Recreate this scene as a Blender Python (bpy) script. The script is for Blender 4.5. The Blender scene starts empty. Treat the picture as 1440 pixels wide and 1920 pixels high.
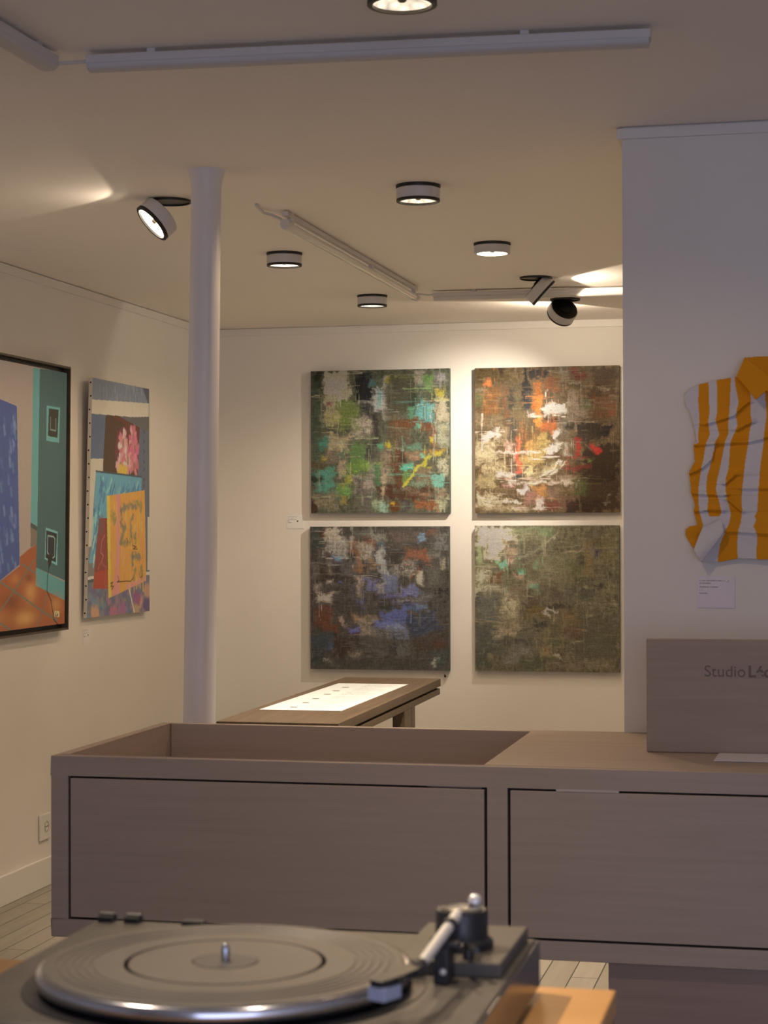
import bpy, bmesh, math, random
import numpy as np
from mathutils import Vector, Matrix

# ------------------------------------------------------------------ camera, world, daylight, exposure
scene = bpy.context.scene
COL = scene.collection
R = math.radians
FPX, PXW, PXH = 3600.0, 1440, 1920
EYE = Vector((0, 0, 1.6))
YAW, PITCH, ROLL = R(12.9), math.atan(27.5 / FPX), 0.003
fw0 = Vector((-math.sin(YAW), math.cos(YAW), 0))
rt0 = Vector((math.cos(YAW), math.sin(YAW), 0))
zz = Vector((0, 0, 1))
fw = fw0 * math.cos(PITCH) + zz * math.sin(PITCH)
up0 = -fw0 * math.sin(PITCH) + zz * math.cos(PITCH)
rt = rt0 * math.cos(ROLL) - up0 * math.sin(ROLL)
up = up0 * math.cos(ROLL) + rt0 * math.sin(ROLL)
cam_data = bpy.data.cameras.new('camera')
cam = bpy.data.objects.new('camera', cam_data)
COL.objects.link(cam)
cam.matrix_world = Matrix((rt, up, -fw)).transposed().to_4x4()
cam.location = EYE
cam_data.sensor_fit = 'VERTICAL'
cam_data.sensor_height = 36.0
cam_data.lens = 36.0 * FPX / PXH
cam_data.dof.use_dof = True
cam_data.dof.focus_distance = 9.6
cam_data.dof.aperture_fstop = 14.0
cam_data.clip_start = 0.05
scene.camera = cam

scene.view_settings.view_transform = 'Standard'
scene.view_settings.look = 'None'
scene.view_settings.gamma = 1
scene.view_settings.use_curve_mapping = False
scene.view_settings.exposure = 0.32
scene.cycles.use_denoising = True
scene.cycles.max_bounces = 8
scene.cycles.diffuse_bounces = 5
scene.cycles.sample_clamp_indirect = 4

world = bpy.data.worlds.new('world')
scene.world = world
world.use_nodes = True
world.node_tree.nodes['Background'].inputs[0].default_value = (0.55, 0.62, 0.85, 1)
world.node_tree.nodes['Background'].inputs[1].default_value = 0.25

# daylight entering by the shop window in the front wall
DAY = bpy.data.lights.new('shop_window_daylight', 'AREA')
DAY.shape = 'RECTANGLE'
DAY.size, DAY.size_y = 3.4, 2.0
DAY.energy = 54
DAY.color = (0.66, 0.70, 1.0)
day = bpy.data.objects.new('shop_window_daylight', DAY)
day.location = (1.3, -2.75, 1.45)
day.rotation_euler = (R(90), 0, 0)
COL.objects.link(day)

WARM = (1.0, 0.70, 0.42)
BEAM = (1.0, 0.81, 0.60)
WHITEBEAM = (1.0, 0.88, 0.72)
CEIL = 2.727

# ------------------------------------------------------------------ helpers
def lin(c):
    return tuple((v / 255 / 12.92) if v <= 10 else ((v / 255 + 0.055) / 1.055) ** 2.4 for v in c)


def material(name, color=(0.8, 0.8, 0.8), rough=0.5, metal=0.0, emit=None, strength=0.0, spec=0.5):
    m = bpy.data.materials.new(name)
    m.use_nodes = True
    b = m.node_tree.nodes['Principled BSDF']
    b.inputs['Base Color'].default_value = (*color, 1)
    b.inputs['Roughness'].default_value = rough
    b.inputs['Metallic'].default_value = metal
    b.inputs['Specular IOR Level'].default_value = spec
    if emit:
        b.inputs['Emission Color'].default_value = (*emit, 1)
        b.inputs['Emission Strength'].default_value = strength
    return m


def nd(m, kind, **kw):
    n = m.node_tree.nodes.new(kind)
    for k, v in kw.items():
        if k in n.inputs:
            n.inputs[k].default_value = v
        else:
            setattr(n, k, v)
    return n


def wire(m, a, b):
    m.node_tree.links.new(a, b)


def mottled(name, c1, c2, scale=(3, 3, 3), rough=0.6, detail=4, bump=0.0, bump_scale=60, lo=0.35, hi=0.65, spec=0.4):
    """two close tones mixed by stretched noise, with an optional fine bump"""
    m = material(name, c1, rough, spec=spec)
    b = m.node_tree.nodes['Principled BSDF']
    tc = nd(m, 'ShaderNodeTexCoord')
    mp = nd(m, 'ShaderNodeMapping')
    mp.inputs['Scale'].default_value = scale
    ns = nd(m, 'ShaderNodeTexNoise', Scale=1.0, Detail=detail, Roughness=0.6)
    cr = nd(m, 'ShaderNodeValToRGB')
    cr.color_ramp.elements[0].position, cr.color_ramp.elements[1].position = lo, hi
    cr.color_ramp.elements[0].color, cr.color_ramp.elements[1].color = (*c1, 1), (*c2, 1)
    wire(m, tc.outputs['Object'], mp.inputs[0])
    wire(m, mp.outputs[0], ns.inputs[0])
    wire(m, ns.outputs['Fac'], cr.inputs[0])
    wire(m, cr.outputs[0], b.inputs['Base Color'])
    if bump:
        n2 = nd(m, 'ShaderNodeTexNoise', Scale=bump_scale, Detail=5.0)
        bp = nd(m, 'ShaderNodeBump', Strength=bump, Distance=0.002)
        wire(m, tc.outputs['Object'], n2.inputs[0])
        wire(m, n2.outputs['Fac'], bp.inputs['Height'])
        wire(m, bp.outputs[0], b.inputs['Normal'])
    return m


def painted(name, rough=0.45, bump=0.25, scale=400.0):
    """paint laid on by hand: reads the colour attribute of the canvas and roughens it a little"""
    m = material(name, (0.5, 0.5, 0.5), rough, spec=0.18)
    b = m.node_tree.nodes['Principled BSDF']
    at_ = nd(m, 'ShaderNodeAttribute')
    at_.attribute_name = 'paint'
    wire(m, at_.outputs['Color'], b.inputs['Base Color'])
    if bump:
        tc = nd(m, 'ShaderNodeTexCoord')
        n2 = nd(m, 'ShaderNodeTexNoise', Scale=scale, Detail=3.0)
        bp = nd(m, 'ShaderNodeBump', Strength=bump, Distance=0.001)
        wire(m, tc.outputs['Object'], n2.inputs[0])
        wire(m, n2.outputs['Fac'], bp.inputs['Height'])
        wire(m, bp.outputs[0], b.inputs['Normal'])
    return m


class MB:
    """collects shapes for one mesh"""
    def __init__(self):
        self.v, self.f = [], []

    def add(self, vs, fs):
        o = len(self.v)
        self.v += [tuple(p) for p in vs]
        self.f += [tuple(i + o for i in f) for f in fs]
        return self

    def box(self, x0, x1, y0, y1, z0, z1):
        vs = [(x, y, z) for z in (z0, z1) for y in (y0, y1) for x in (x0, x1)]
        return self.add(vs, [(0, 2, 3, 1), (4, 5, 7, 6), (0, 1, 5, 4), (2, 6, 7, 3), (0, 4, 6, 2), (1, 3, 7, 5)])

    def lathe(self, prof, n=48, axis=((0, 0, 0), (0, 0, 1)), close=False):
        """prof: (radius, height) pairs turned about axis=(origin, direction)"""
        o, d = Vector(axis[0]), Vector(axis[1]).normalized()
        a = d.orthogonal().normalized()
        b = d.cross(a)
        vs, fs = [], []
        for r, h in prof:
            for k in range(n):
                t = 2 * math.pi * k / n
                vs.append(o + d * h + (a * math.cos(t) + b * math.sin(t)) * max(r, 1e-5))
        m = len(prof)
        for i in range(m - 1 if not close else m):
            j = (i + 1) % m
            for k in range(n):
                l = (k + 1) % n
                fs.append((i * n + k, i * n + l, j * n + l, j * n + k))
        return self.add(vs, fs)

    def rod(self, p, q, r, r2=None, n=16):
        p, q = Vector(p), Vector(q)
        h = (q - p).length
        r2 = r if r2 is None else r2
        return self.lathe([(0, 0), (r, 0), (r2, h), (0, h)], n, (p, q - p))

    def tube(self, pts, r, n=8):
        for p, q in zip(pts[:-1], pts[1:]):
            self.rod(p, q, r, n=n)
        return self

    def prism(self, poly, z0, z1):
        n = len(poly)
        vs = [(x, y, z0) for x, y in poly] + [(x, y, z1) for x, y in poly]
        fs = [tuple(range(n))[::-1], tuple(range(n, 2 * n))] + [(i, (i + 1) % n, n + (i + 1) % n, n + i) for i in range(n)]
        return self.add(vs, fs)

    def build(self, name, mat, parent=None, bevel=0.0, smooth=0.0, seg=2, loc=None):
        me = bpy.data.meshes.new(name)
        me.from_pydata(self.v, [], self.f)
        bm = bmesh.new()
        bm.from_mesh(me)
        bmesh.ops.remove_doubles(bm, verts=bm.verts, dist=1e-6)
        bmesh.ops.recalc_face_normals(bm, faces=bm.faces)
        bm.to_mesh(me)
        bm.free()
        me.materials.append(mat)
        o = bpy.data.objects.new(name, me)
        COL.objects.link(o)
        if parent:
            o.parent = parent
        if loc:
            o.location = loc
        if bevel:
            md = o.modifiers.new('edge', 'BEVEL')
            md.width, md.segments, md.limit_method, md.angle_limit = bevel, seg, 'ANGLE', R(40)
        if smooth:
            me.shade_smooth()
            me.set_sharp_from_angle(angle=R(smooth))
        return o


def tag(o, label, cat, group=None):
    o['label'], o['category'] = label, cat
    if group:
        o['group'] = group
    return o


def thing(name, label, cat, loc=(0, 0, 0), rotz=0.0, group=None):
    o = bpy.data.objects.new(name, None)
    o.empty_display_size = 0.05
    COL.objects.link(o)
    o.location, o.rotation_euler = loc, (0, 0, rotz)
    return tag(o, label, cat, group)


def struct(o):
    o['kind'] = 'structure'
    return o


# ------------------------------------------------------------------ room materials
WHITE = mottled('white_wall_paint', (0.80, 0.78, 0.74), (0.84, 0.82, 0.78), (1.2, 1.2, 1.2), 0.75, bump=0.12, bump_scale=90, spec=0.25)
CEILW = mottled('white_ceiling_paint', (0.92, 0.875, 0.825), (0.94, 0.90, 0.85), (0.8, 0.8, 0.8), 0.8, bump=0.08, bump_scale=60, spec=0.2)
TRIMW = material('white_trim_paint', (0.80, 0.78, 0.75), 0.5)
LACQ = material('white_lacquer', (0.66, 0.64, 0.62), 0.45)


def floor_material():
    m = material('grey_painted_planks', (0.4, 0.38, 0.34), 0.5)
    b = m.node_tree.nodes['Principled BSDF']
    tc = nd(m, 'ShaderNodeTexCoord')
    mp = nd(m, 'ShaderNodeMapping')
    mp.inputs['Rotation'].default_value = (0, 0, R(90))
    bk = nd(m, 'ShaderNodeTexBrick')
    bk.inputs['Scale'].default_value = 1.0
    bk.inputs['Brick Width'].default_value = 1.7
    bk.inputs['Row Height'].default_value = 0.098
    bk.inputs['Mortar Size'].default_value = 0.0022
    bk.inputs['Color1'].default_value = (0.41, 0.375, 0.32, 1)
    bk.inputs['Color2'].default_value = (0.34, 0.305, 0.255, 1)
    bk.inputs['Mortar'].default_value = (0.04, 0.035, 0.03, 1)
    mp2 = nd(m, 'ShaderNodeMapping')
    mp2.inputs['Scale'].default_value = (30, 2.5, 1)
    ns = nd(m, 'ShaderNodeTexNoise', Scale=1.0, Detail=6.0)
    mx = nd(m, 'ShaderNodeMixRGB', blend_type='MULTIPLY')
    mx.inputs[0].default_value = 0.35
    wire(m, tc.outputs['Object'], mp.inputs[0])
    wire(m, mp.outputs[0], bk.inputs[0])
    wire(m, tc.outputs['Object'], mp2.inputs[0])
    wire(m, mp2.outputs[0], ns.inputs[0])
    wire(m, bk.outputs['Color'], mx.inputs[1])
    wire(m, ns.outputs['Fac'], mx.inputs[2])
    wire(m, mx.outputs[0], b.inputs['Base Color'])
    return m


# ------------------------------------------------------------------ the setting
XL, XR, YF, YB, YP = -3.40, 2.6, -3.0, 10.45, 5.44
struct(MB().box(XL - .2, XR + .2, YF - .2, YB + .2, -0.1, 0).build('floor', floor_material()))
struct(MB().box(XL - .2, XR + .2, YF - .2, YB + .2, CEIL, CEIL + .1).build('ceiling', CEILW))
struct(MB().box(XL - .2, XL, YF, YB, 0, CEIL).build('wall_left', WHITE))
struct(MB().box(XL - .2, XR + .2, YB, YB + .2, 0, CEIL).build('wall_back', WHITE))
struct(MB().box(-0.5515, XR, YP, YP + .22, 0, CEIL).build('wall_right', WHITE))
struct(MB().box(XR, XR + .2, YF, YB, 0, CEIL).build('wall_far_right', WHITE))
WX0, WX1, WZ0, WZ1 = -0.6, 2.3, 0.35, 2.5
struct(MB().box(XL - .2, WX0, YF - .2, YF, 0, CEIL).box(WX1, XR + .2, YF - .2, YF, 0, CEIL)
       .box(WX0, WX1, YF - .2, YF, 0, WZ0).box(WX0, WX1, YF - .2, YF, WZ1, CEIL).build('wall_front', WHITE))
wf = MB()
for x in (WX0, (WX0 + WX1) / 2 - .03, WX1 - .06):
    wf.box(x, x + .06, YF - .12, YF - .06, WZ0, WZ1)
wf.box(WX0, WX1, YF - .12, YF - .06, WZ0, WZ0 + .06).box(WX0, WX1, YF - .12, YF - .06, WZ1 - .06, WZ1)
struct(wf.build('window_1', TRIMW, bevel=.004))

# narrow strip under the ceiling round the room, and the skirting
struct(MB().box(XL, XL + .012, YF, YB, CEIL - .042, CEIL - .004).build('trim_1', TRIMW))
struct(MB().box(XL + .012, XR, YB - .012, YB, CEIL - .042, CEIL - .004).build('trim_2', TRIMW))
struct(MB().box(-0.5655, XR, YP - .012, YP, CEIL - .034, CEIL - .004)
       .box(-0.5655, -0.5515, YP, YP + .22, CEIL - .034, CEIL - .004).build('trim_3', TRIMW, bevel=.002))
struct(MB().box(XL, XL + .016, YF, YB, 0, .128).build('baseboard_left', TRIMW, bevel=.004))
struct(MB().box(XL + .016, XR, YB - .016, YB, 0, .128).build('baseboard_back', TRIMW, bevel=.004))
struct(MB().box(-0.5515, XR, YP - .016, YP, 0, .128).build('baseboard_right', TRIMW, bevel=.004))

# ------------------------------------------------------------------ iron column
cb = MB()
cb.lathe([(0.0, 0.0), (0.085, 0.0), (0.085, 0.06), (0.07, 0.075), (0.055, 0.11), (0.0545, 0.14), (0.0505, 1.2), (0.0475, 2.64),
          (0.0485, 2.672), (0.0515, 2.696), (0.0570, 2.714), (0.0605, CEIL), (0.0, CEIL)], 40)
column = cb.build('iron_column', mottled('white_gloss_paint', (0.76, 0.74, 0.76), (0.80, 0.78, 0.80), (4, 4, 2), 0.38), smooth=50, loc=(-1.940, 5.78, 0))
for p in column.data.vertices:            # it leans slightly, as old columns do
    p.co.x += 0.044 * p.co.z / CEIL
tag(column, 'slim white round iron column from floor to ceiling behind the drawer counter', 'column')
column['kind'] = 'thing'

# ------------------------------------------------------------------ ceiling lights
BLACK = material('matt_black_metal', (0.012, 0.011, 0.010), 0.45)
DRUM = material('white_lamp_enamel', (0.62, 0.61, 0.62), 0.4)
BULB = material('dark_bulb_cap', (0.25, 0.2, 0.14), 0.3, 0.6)


def glow(name, strength, vary=False):
    m = material(name, (0.8, 0.75, 0.65), 0.2, 0.4, emit=(1.0, 0.86, 0.66), strength=strength)
    tc = nd(m, 'ShaderNodeTexCoord')
    vo = nd(m, 'ShaderNodeTexVoronoi', Scale=46.0)
    mr = nd(m, 'ShaderNodeMapRange')
    mr.inputs[1].default_value, mr.inputs[2].default_value = 0.0, 1.0
    mr.inputs[3].default_value, mr.inputs[4].default_value = strength * (1.35 if vary else 1.1), strength * (0.25 if vary else 0.8)
    wire(m, tc.outputs['Object'], vo.inputs['Vector'])
    wire(m, vo.outputs['Distance'], mr.inputs[0])
    wire(m, mr.outputs[0], m.node_tree.nodes['Principled BSDF'].inputs['Emission Strength'])
    return m


GLOW_DIM, GLOW, GLOW_HOT = glow('lit_reflector_soft', 0.9, True), glow('lit_reflector', 1.6), glow('lit_reflector_bright', 9.0)


def spot(name, parent, loc, rot, energy, angle, blend, color, radius=0.03):
    l = bpy.data.lights.new(name, 'SPOT')
    l.energy, l.spot_size, l.spot_blend, l.color, l.shadow_soft_size = energy, R(angle), blend, color, radius
    o = bpy.data.objects.new(name, l)
    COL.objects.link(o)
    o.parent = parent
    o.location, o.rotation_euler = loc, rot
    return o


def ceiling_spotlight(label, xy, glowmat, aim=None, drum_at=None, lights=(), drop=0.0):
    """round recessed plate with a drum lamp below it; aim is the direction the open face looks"""
    t = thing('ceiling_spotlight', label, 'spotlight', (xy[0], xy[1], CEIL), 0, 'round drum spotlights on the ceiling')
    MB().lathe([(0, 0), (.074, 0), (.074, -.004), (.0735, -.0085), (.069, -.0090), (.0685, -.004), (.025, -.003), (0, -.003)], 48).build('mounting_plate', BLACK, t, smooth=35)
    h = MB().lathe([(.0695, -.024), (.072, -.020), (.072, .022), (.069, .026), (.030, .027), (0, .027)], 48).build('housing', DRUM, t, smooth=35)
    c = Vector(drum_at) - Vector((xy[0], xy[1], CEIL)) if drum_at else Vector((0, 0, -.031 - drop))
    h.location = c
    if not aim:
        h.scale = (1, 1, .82 if drop == 0 else .6)
    if aim:
        h.rotation_mode = 'QUATERNION'
        h.rotation_quaternion = Vector(aim).to_track_quat('-Z', 'Y')
    MB().lathe([(.0722, -.0185), (.0722, -.0285), (.0690, -.0300), (.0615, -.0295), (.0615, -.022), (.068, -.0185)], 48, close=True).build('trim_ring', BLACK if drop == 0 else DRUM, h, smooth=35)  # ring turned white on the brightest lamp to imitate its glare
    MB().lathe([(.0635, -.0235), (.054, -.0120), (.036, -.0020), (.018, .004), (0, .005)], 40).build('reflector', glowmat, h, smooth=60)
    MB().lathe([(0, -.0215), (.006, -.0205), (.0095, -.017), (.0095, .003), (0, .004)], 20).build('bulb', BULB, h, smooth=60)
    if aim:
        MB().lathe([(0, .034), (.020, .033), (.028, .030), (.028, .026), (0, .026)], 24).build('back_cap', BLACK, h, smooth=35)
        MB().lathe([(0, .0275), (.066, .0275), (.069, .0245), (0, .0245)], 40).build('back_plate', BLACK, h, smooth=35)
        # bent hinge arm from the rim of the plate over the edge of the drum to its back
        q = Vector(aim).normalized()
        u = (zz - q * q.z).normalized()
        s = Vector((q.x, q.y, 0)).normalized() * .056 + Vector((0, 0, -.004))
        e1, e2 = c + u * .066 - q * .030, c - q * .031
        MB().rod(s, e1, .0065, n=12).rod(e1, e2, .0065, n=12).rod(s + Vector((0, 0, .003)), s + Vector((0, 0, -.008)), .011, n=16).build('hinge_arm', BLACK, t, smooth=40)
    else:
        MB().rod((0, 0, -.002), (0, 0, -.012), .045, n=32).build('hinge_arm', BLACK, t, smooth=40)
    for name, energy, angle, blend, color in lights:
        spot(name, h, (0, 0, -.032), (0, 0, 0), energy, angle, blend, color, .006 if name == 'beam_spill' else .03)
    return t


DOWN = 105
for lab, xy, g, e, dr in (
        ('round ceiling spotlight nearest the camera, cut by the top edge of the photo', (-0.841, 3.853), GLOW_DIM, 20, .0),
        ('white drum ceiling spotlight to the right of the column, directed straight down', (-1.301, 6.2), GLOW_DIM, DOWN, .0),
        ('white drum ceiling spotlight left of the slanting tube light, pointing down', (-2.158, 7.6), GLOW, DOWN * .75, .0),
        ('small white drum ceiling spotlight closest to the far end of the tube light, pointing down', (-2.14, 9.1), GLOW, DOWN * .75, .0)):
    ceiling_spotlight(lab, xy, g, lights=(('downlight', e, 56, .9, BEAM), ('downlight_spill', 13, 160, .4, WARM)), drop=dr)
ceiling_spotlight('small ceiling spotlight shining very bright, its glare hiding the rim', (-1.282, 7.54), GLOW_HOT,
                  lights=(('downlight', DOWN * 1.2, 56, .9, BEAM), ('downlight_spill', 13, 160, .4, WARM)), drop=-.006)
ceiling_spotlight('tilted ceiling spotlight beside the column, its bright face turned to the left wall', (-2.194, 6.282), GLOW_HOT,
                  aim=(-.62, -.41, -.667), drum_at=(-2.222, 6.235, 2.658),
                  lights=(('beam', 30, 80, .9, BEAM), ('beam_spill', 2.4, 148, .012, BEAM)))
ceiling_spotlight('ceiling spotlight seen edge-on, its white drum folded out toward the right', (-1.265, 8.62), GLOW_HOT,
                  aim=(.72, .165, -.67), drum_at=(-1.251, 8.64, 2.674),
                  lights=(('beam', 110, 84, .8, BEAM), ('beam_spill', 17, 146, .06, BEAM)))
ceiling_spotlight('ceiling spotlight showing its black back, aimed at the wall between the four square paintings', (-1.245, 9.47), GLOW_HOT,
                  aim=(-.66, .95, -.74), drum_at=(-1.262, 9.50, 2.668),
                  lights=(('beam', 86, 68, 1.0, WHITEBEAM), ('beam_spill', 12, 150, .08, BEAM)))
# two lamps over the turntable, above the picture
ceiling_spotlight('ceiling spotlight straight above the turntable, above the top edge of the photo', (-0.30, 1.66), GLOW,
                  lights=(('downlight', 27, 38, 1.0, BEAM),))
ceiling_spotlight('ceiling spotlight left of the turntable, above the top edge of the photo', (-1.20, 1.98), GLOW,
                  aim=(.98, -.42, -1.47), drum_at=(-1.20, 1.98, 2.665), lights=(('beam', 84, 34, 1.0, BEAM),))

# ------------------------------------------------------------------ linear lights
DIFFUSER = material('unlit_diffuser', (0.62, 0.605, 0.60), 0.55)


def light_batten(label, a, b, clips, cable=None, section=.026, height=.037, gap=.010):
    """closed white batten between two points under the ceiling"""
    a, b = Vector(a), Vector(b)
    d = (b - a)
    L = d.length
    t = thing('light_batten', label, 'strip light', (a.x, a.y, CEIL), math.atan2(d.y, d.x), 'white linear strip lights around the ceiling')
    MB().box(0, L, -section, section, -gap - height * .55, -gap).build('body', LACQ, t, bevel=.002)
    dif = MB()
    n = 10
    prof = [(section * math.cos(math.pi * k / n), -gap - height * .55 - height * .45 * math.sin(math.pi * k / n) ** .6) for k in range(n + 1)]
    vs = [(0.004, y, z) for y, z in prof] + [(L - .004, y, z) for y, z in prof]
    m = n + 1
    dif.add(vs, [(k, k + 1, m + k + 1, m + k) for k in range(n)] + [tuple(range(m)), tuple(range(2 * m - 1, m - 1, -1))])
    dif.build('diffuser', DIFFUSER, t, smooth=40)
    for c in clips:
        MB().box(c * L - .010, c * L + .010, -section * .7, section * .7, -gap, 0).build('mounting_clip', LACQ, t)
    if cable:
        MB().tube([Vector(p) for p in cable], .0045).build('cable', LACQ, t, smooth=60)
    return t


light_batten('long white strip light crossing the ceiling near the top of the photo', (-1.697, 4.280), (-0.375, 4.350), (.12, .785),
             [(0, 0, -.020), (-.05, .004, -.020), (-.075, .004, -.020), (-.085, .02, -.020)])
light_batten('white strip light running along the ceiling at the upper left corner of the photo', (-1.785, 2.95), (-1.785, 4.25), (.2, .93))
light_batten('white strip light at the far end of the ceiling behind the folded out spotlight', (-1.815, 9.0), (-0.50, 9.02), (.15, .85),
             [(0, 0, -.018), (-.03, .0, -.018), (-.06, .0, -.014), (-.075, -.01, -.012)])

t = thing('tube_light', 'thin glass tube light slanting across the middle of the ceiling', 'tube light', (-1.86, 6.56, CEIL))
CLEAR = material('frosted_tube', (0.72, 0.70, 0.66), 0.12)
MB().box(-.010, .010, 0, 2.25, -.022, -.006).build('mounting_rail', LACQ, t, bevel=.002)
MB().rod((0, .03, -.052), (0, 2.22, -.052), .015, n=20).build('tube', CLEAR, t, smooth=50)
for y in (0.0, 2.21):
    MB().rod((0, y, -.052), (0, y + .04, -.052), .0185, n=20).build('end_cap', LACQ, t, smooth=50)
for y in (.06, 1.32, 2.18):
    MB().box(-.009, .009, y, y + .03, -.04, 0).build('mounting_clip', LACQ, t)
MB().tube([(0, .01, -.045), (-.026, .03, -.027), (-.05, .02, -.016), (-.074, -.01, -.011), (-.070, -.09, -.008), (-.062, -.15, -.006), (-.061, -.152, 0)], .005).build('cable', LACQ, t, smooth=60)

# ------------------------------------------------------------------ paint on canvas
def vnoise(h, w, ch, cw, rng):
    """smooth value noise h x w with cells of ch x cw pixels"""
    gh, gw = max(2, int(h / ch) + 3), max(2, int(w / cw) + 3)
    g = rng.random((gh, gw))
    y = np.linspace(0, gh - 2.001, h)
    x = np.linspace(0, gw - 2.001, w)
    yi, xi = y.astype(int), x.astype(int)
    fy, fx = (y - yi)[:, None], (x - xi)[None, :]
    fy, fx = fy * fy * (3 - 2 * fy), fx * fx * (3 - 2 * fx)
    a, b = g[yi][:, xi], g[yi][:, xi + 1]
    c, d = g[yi + 1][:, xi], g[yi + 1][:, xi + 1]
    return (a * (1 - fx) + b * fx) * (1 - fy) + (c * (1 - fx) + d * fx) * fy


class Canvas:
    """a paint layer as a grid of colours; coordinates run 0..1 right and down"""
    def __init__(self, w, h, base, light, aspect=1.0, seed=1, mute=.2, gain=1.0, warm=.15):
        self.w, self.h, self.asp = w, h, aspect
        self.mute = mute
        L = lin(light)
        mean = sum(L) / 3
        self.light = [0.80 * gain / (v ** (1 - warm) * mean ** warm) for v in L]
        self.rng = np.random.default_rng(seed)
        self.a = np.empty((h, w, 3), np.float32)
        self.a[:] = self.col(base)
        self.X, self.Y = np.meshgrid((np.arange(w) + .5) / w, (np.arange(h) + .5) / h)
        self.n1 = vnoise(h, w, 5, 5, self.rng)
        self.n2 = vnoise(h, w, 1.6, 1.6, self.rng)
        self.nh = vnoise(h, w, 1.5, 14, self.rng)
        self.nv = vnoise(h, w, 14, 1.5, self.rng)

    def col(self, c):
        v = [a * b for a, b in zip(lin(c), self.light)]
        g = .3 * v[0] + .55 * v[1] + .15 * v[2]
        return np.clip([(1 - self.mute) * a + self.mute * g for a in v], 0.004, 0.85)

    def put(self, mask, c):
        m = np.clip(mask, 0, 1)[..., None].astype(np.float32)
        self.a[:] = self.a * (1 - m) + self.col(c).astype(np.float32) * m

    def box_sdf(self, cx, cy, lx, ly, ang):
        t = R(ang)
        dx, dy = self.X - cx, (self.Y - cy) * self.asp
        u = dx * math.cos(t) + dy * math.sin(t)
        v = -dx * math.sin(t) + dy * math.cos(t)
        return np.maximum(np.abs(u) - lx / 2, np.abs(v) - ly * self.asp / 2)

    def stroke(self, cx, cy, lx, ly, ang, c, dry=0):
        wob = (self.n1 - .5) * min(.05, .5 * min(lx, ly)) + (self.n2 - .5) * .012
        sd = self.box_sdf(cx, cy, lx, ly, ang) + wob
        m = np.clip(-sd / (.012 + .003 * dry) + .3, 0, 1)
        if dry:
            g = self.nv if ly > lx else self.nh
            q = .34 * g + .38 * self.n2 + .28 * self.n1
            k = dry / 10.0
            m = m * (1 - k * (1 - np.clip((q - .26 - .02 * dry) / .12, 0, 1)))
        self.put(m * .93, c)

    def poly(self, pts, c, soft=None):
        inside = np.zeros((self.h, self.w), bool)
        n = len(pts)
        for i in range(n):
            (x0, y0), (x1, y1) = pts[i], pts[(i + 1) % n]
            if y0 == y1:
                continue
            cr = ((y0 > self.Y) != (y1 > self.Y)) & (self.X < (x1 - x0) * (self.Y - y0) / (y1 - y0) + x0)
            inside ^= cr
        self.put(inside.astype(float), c)

    def seg_dist(self, p, q):
        ax, ay, bx, by = p[0], p[1] * self.asp, q[0], q[1] * self.asp
        dx, dy = bx - ax, by - ay
        t = np.clip(((self.X - ax) * dx + (self.Y * self.asp - ay) * dy) / max(dx * dx + dy * dy, 1e-9), 0, 1)
        return np.hypot(self.X - ax - dx * t, self.Y * self.asp - ay - dy * t)

    def line(self, pts, c, width, alpha=1.0, rough=0.0, edge=None):
        d = np.full((self.h, self.w), 9.0)
        for p, q in zip(pts[:-1], pts[1:]):
            d = np.minimum(d, self.seg_dist(p, q))
        d = d + (self.n1 - .5) * rough
        e = edge or .004
        self.put(np.clip((width / 2 - d) / e + .5, 0, 1) * alpha, c)

    def soft(self, c0, ax, ay, c, alpha):
        d = np.hypot((self.X - c0[0]) / ax, (self.Y - c0[1]) / ay)
        self.put(alpha * np.exp(-d * d * 1.4), c)

    def warp(self):
        """drag the wet edges about a little"""
        h, w = self.h, self.w
        r = self.rng
        dx = (vnoise(h, w, 22, 22, r) - .5) * .028 + (vnoise(h, w, 7, 7, r) - .5) * .022 + (vnoise(h, w, 2, 2, r) - .5) * .010
        dy = (vnoise(h, w, 22, 22, r) - .5) * .028 + (vnoise(h, w, 7, 7, r) - .5) * .022 + (vnoise(h, w, 2, 2, r) - .5) * .010
        j = np.clip(((self.X + dx) * w).astype(int), 0, w - 1)
        i = np.clip(((self.Y + dy) * h).astype(int), 0, h - 1)
        self.a = .88 * self.a[i, j] + .12 * self.a

    def weather(self, streaks, scale=.22, amt=.16):
        """thin dragged streaks of neighbouring colours and a coarse weave"""
        for _ in range(streaks):
            x, y = self.rng.random(2)
            src = self.a[min(self.h - 1, int(y * self.h)), min(self.w - 1, int(x * self.w))].copy()
            v = self.rng.random() < .5
            l, wd = self.rng.uniform(.03, .15), self.rng.uniform(.003, .010)
            x2, y2 = x + self.rng.uniform(-.08, .08), y + self.rng.uniform(-.08, .08)
            x0, x1 = int(max(0, (x2 - (wd if v else l)) * self.w)), int(min(self.w, (x2 + (wd if v else l)) * self.w) + 1)
            y0, y1 = int(max(0, (y2 - (l if v else wd)) * self.h)), int(min(self.h, (y2 + (l if v else wd)) * self.h) + 1)
            if x1 <= x0 or y1 <= y0:
                continue
            g = (self.nv if v else self.nh)[y0:y1, x0:x1]
            m = (np.clip((g - .5) / .2, 0, 1) * scale * 2)[..., None]
            k = self.rng.uniform(.7, 1.5)
            self.a[y0:y1, x0:x1] = self.a[y0:y1, x0:x1] * (1 - m) + np.clip(src * k, .004, .8) * m
        f = 1 + amt * ((self.n2 - .5) + .7 * (self.nh - .5) + .7 * (self.nv - .5))
        self.a *= f[..., None].astype(np.float32)


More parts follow.
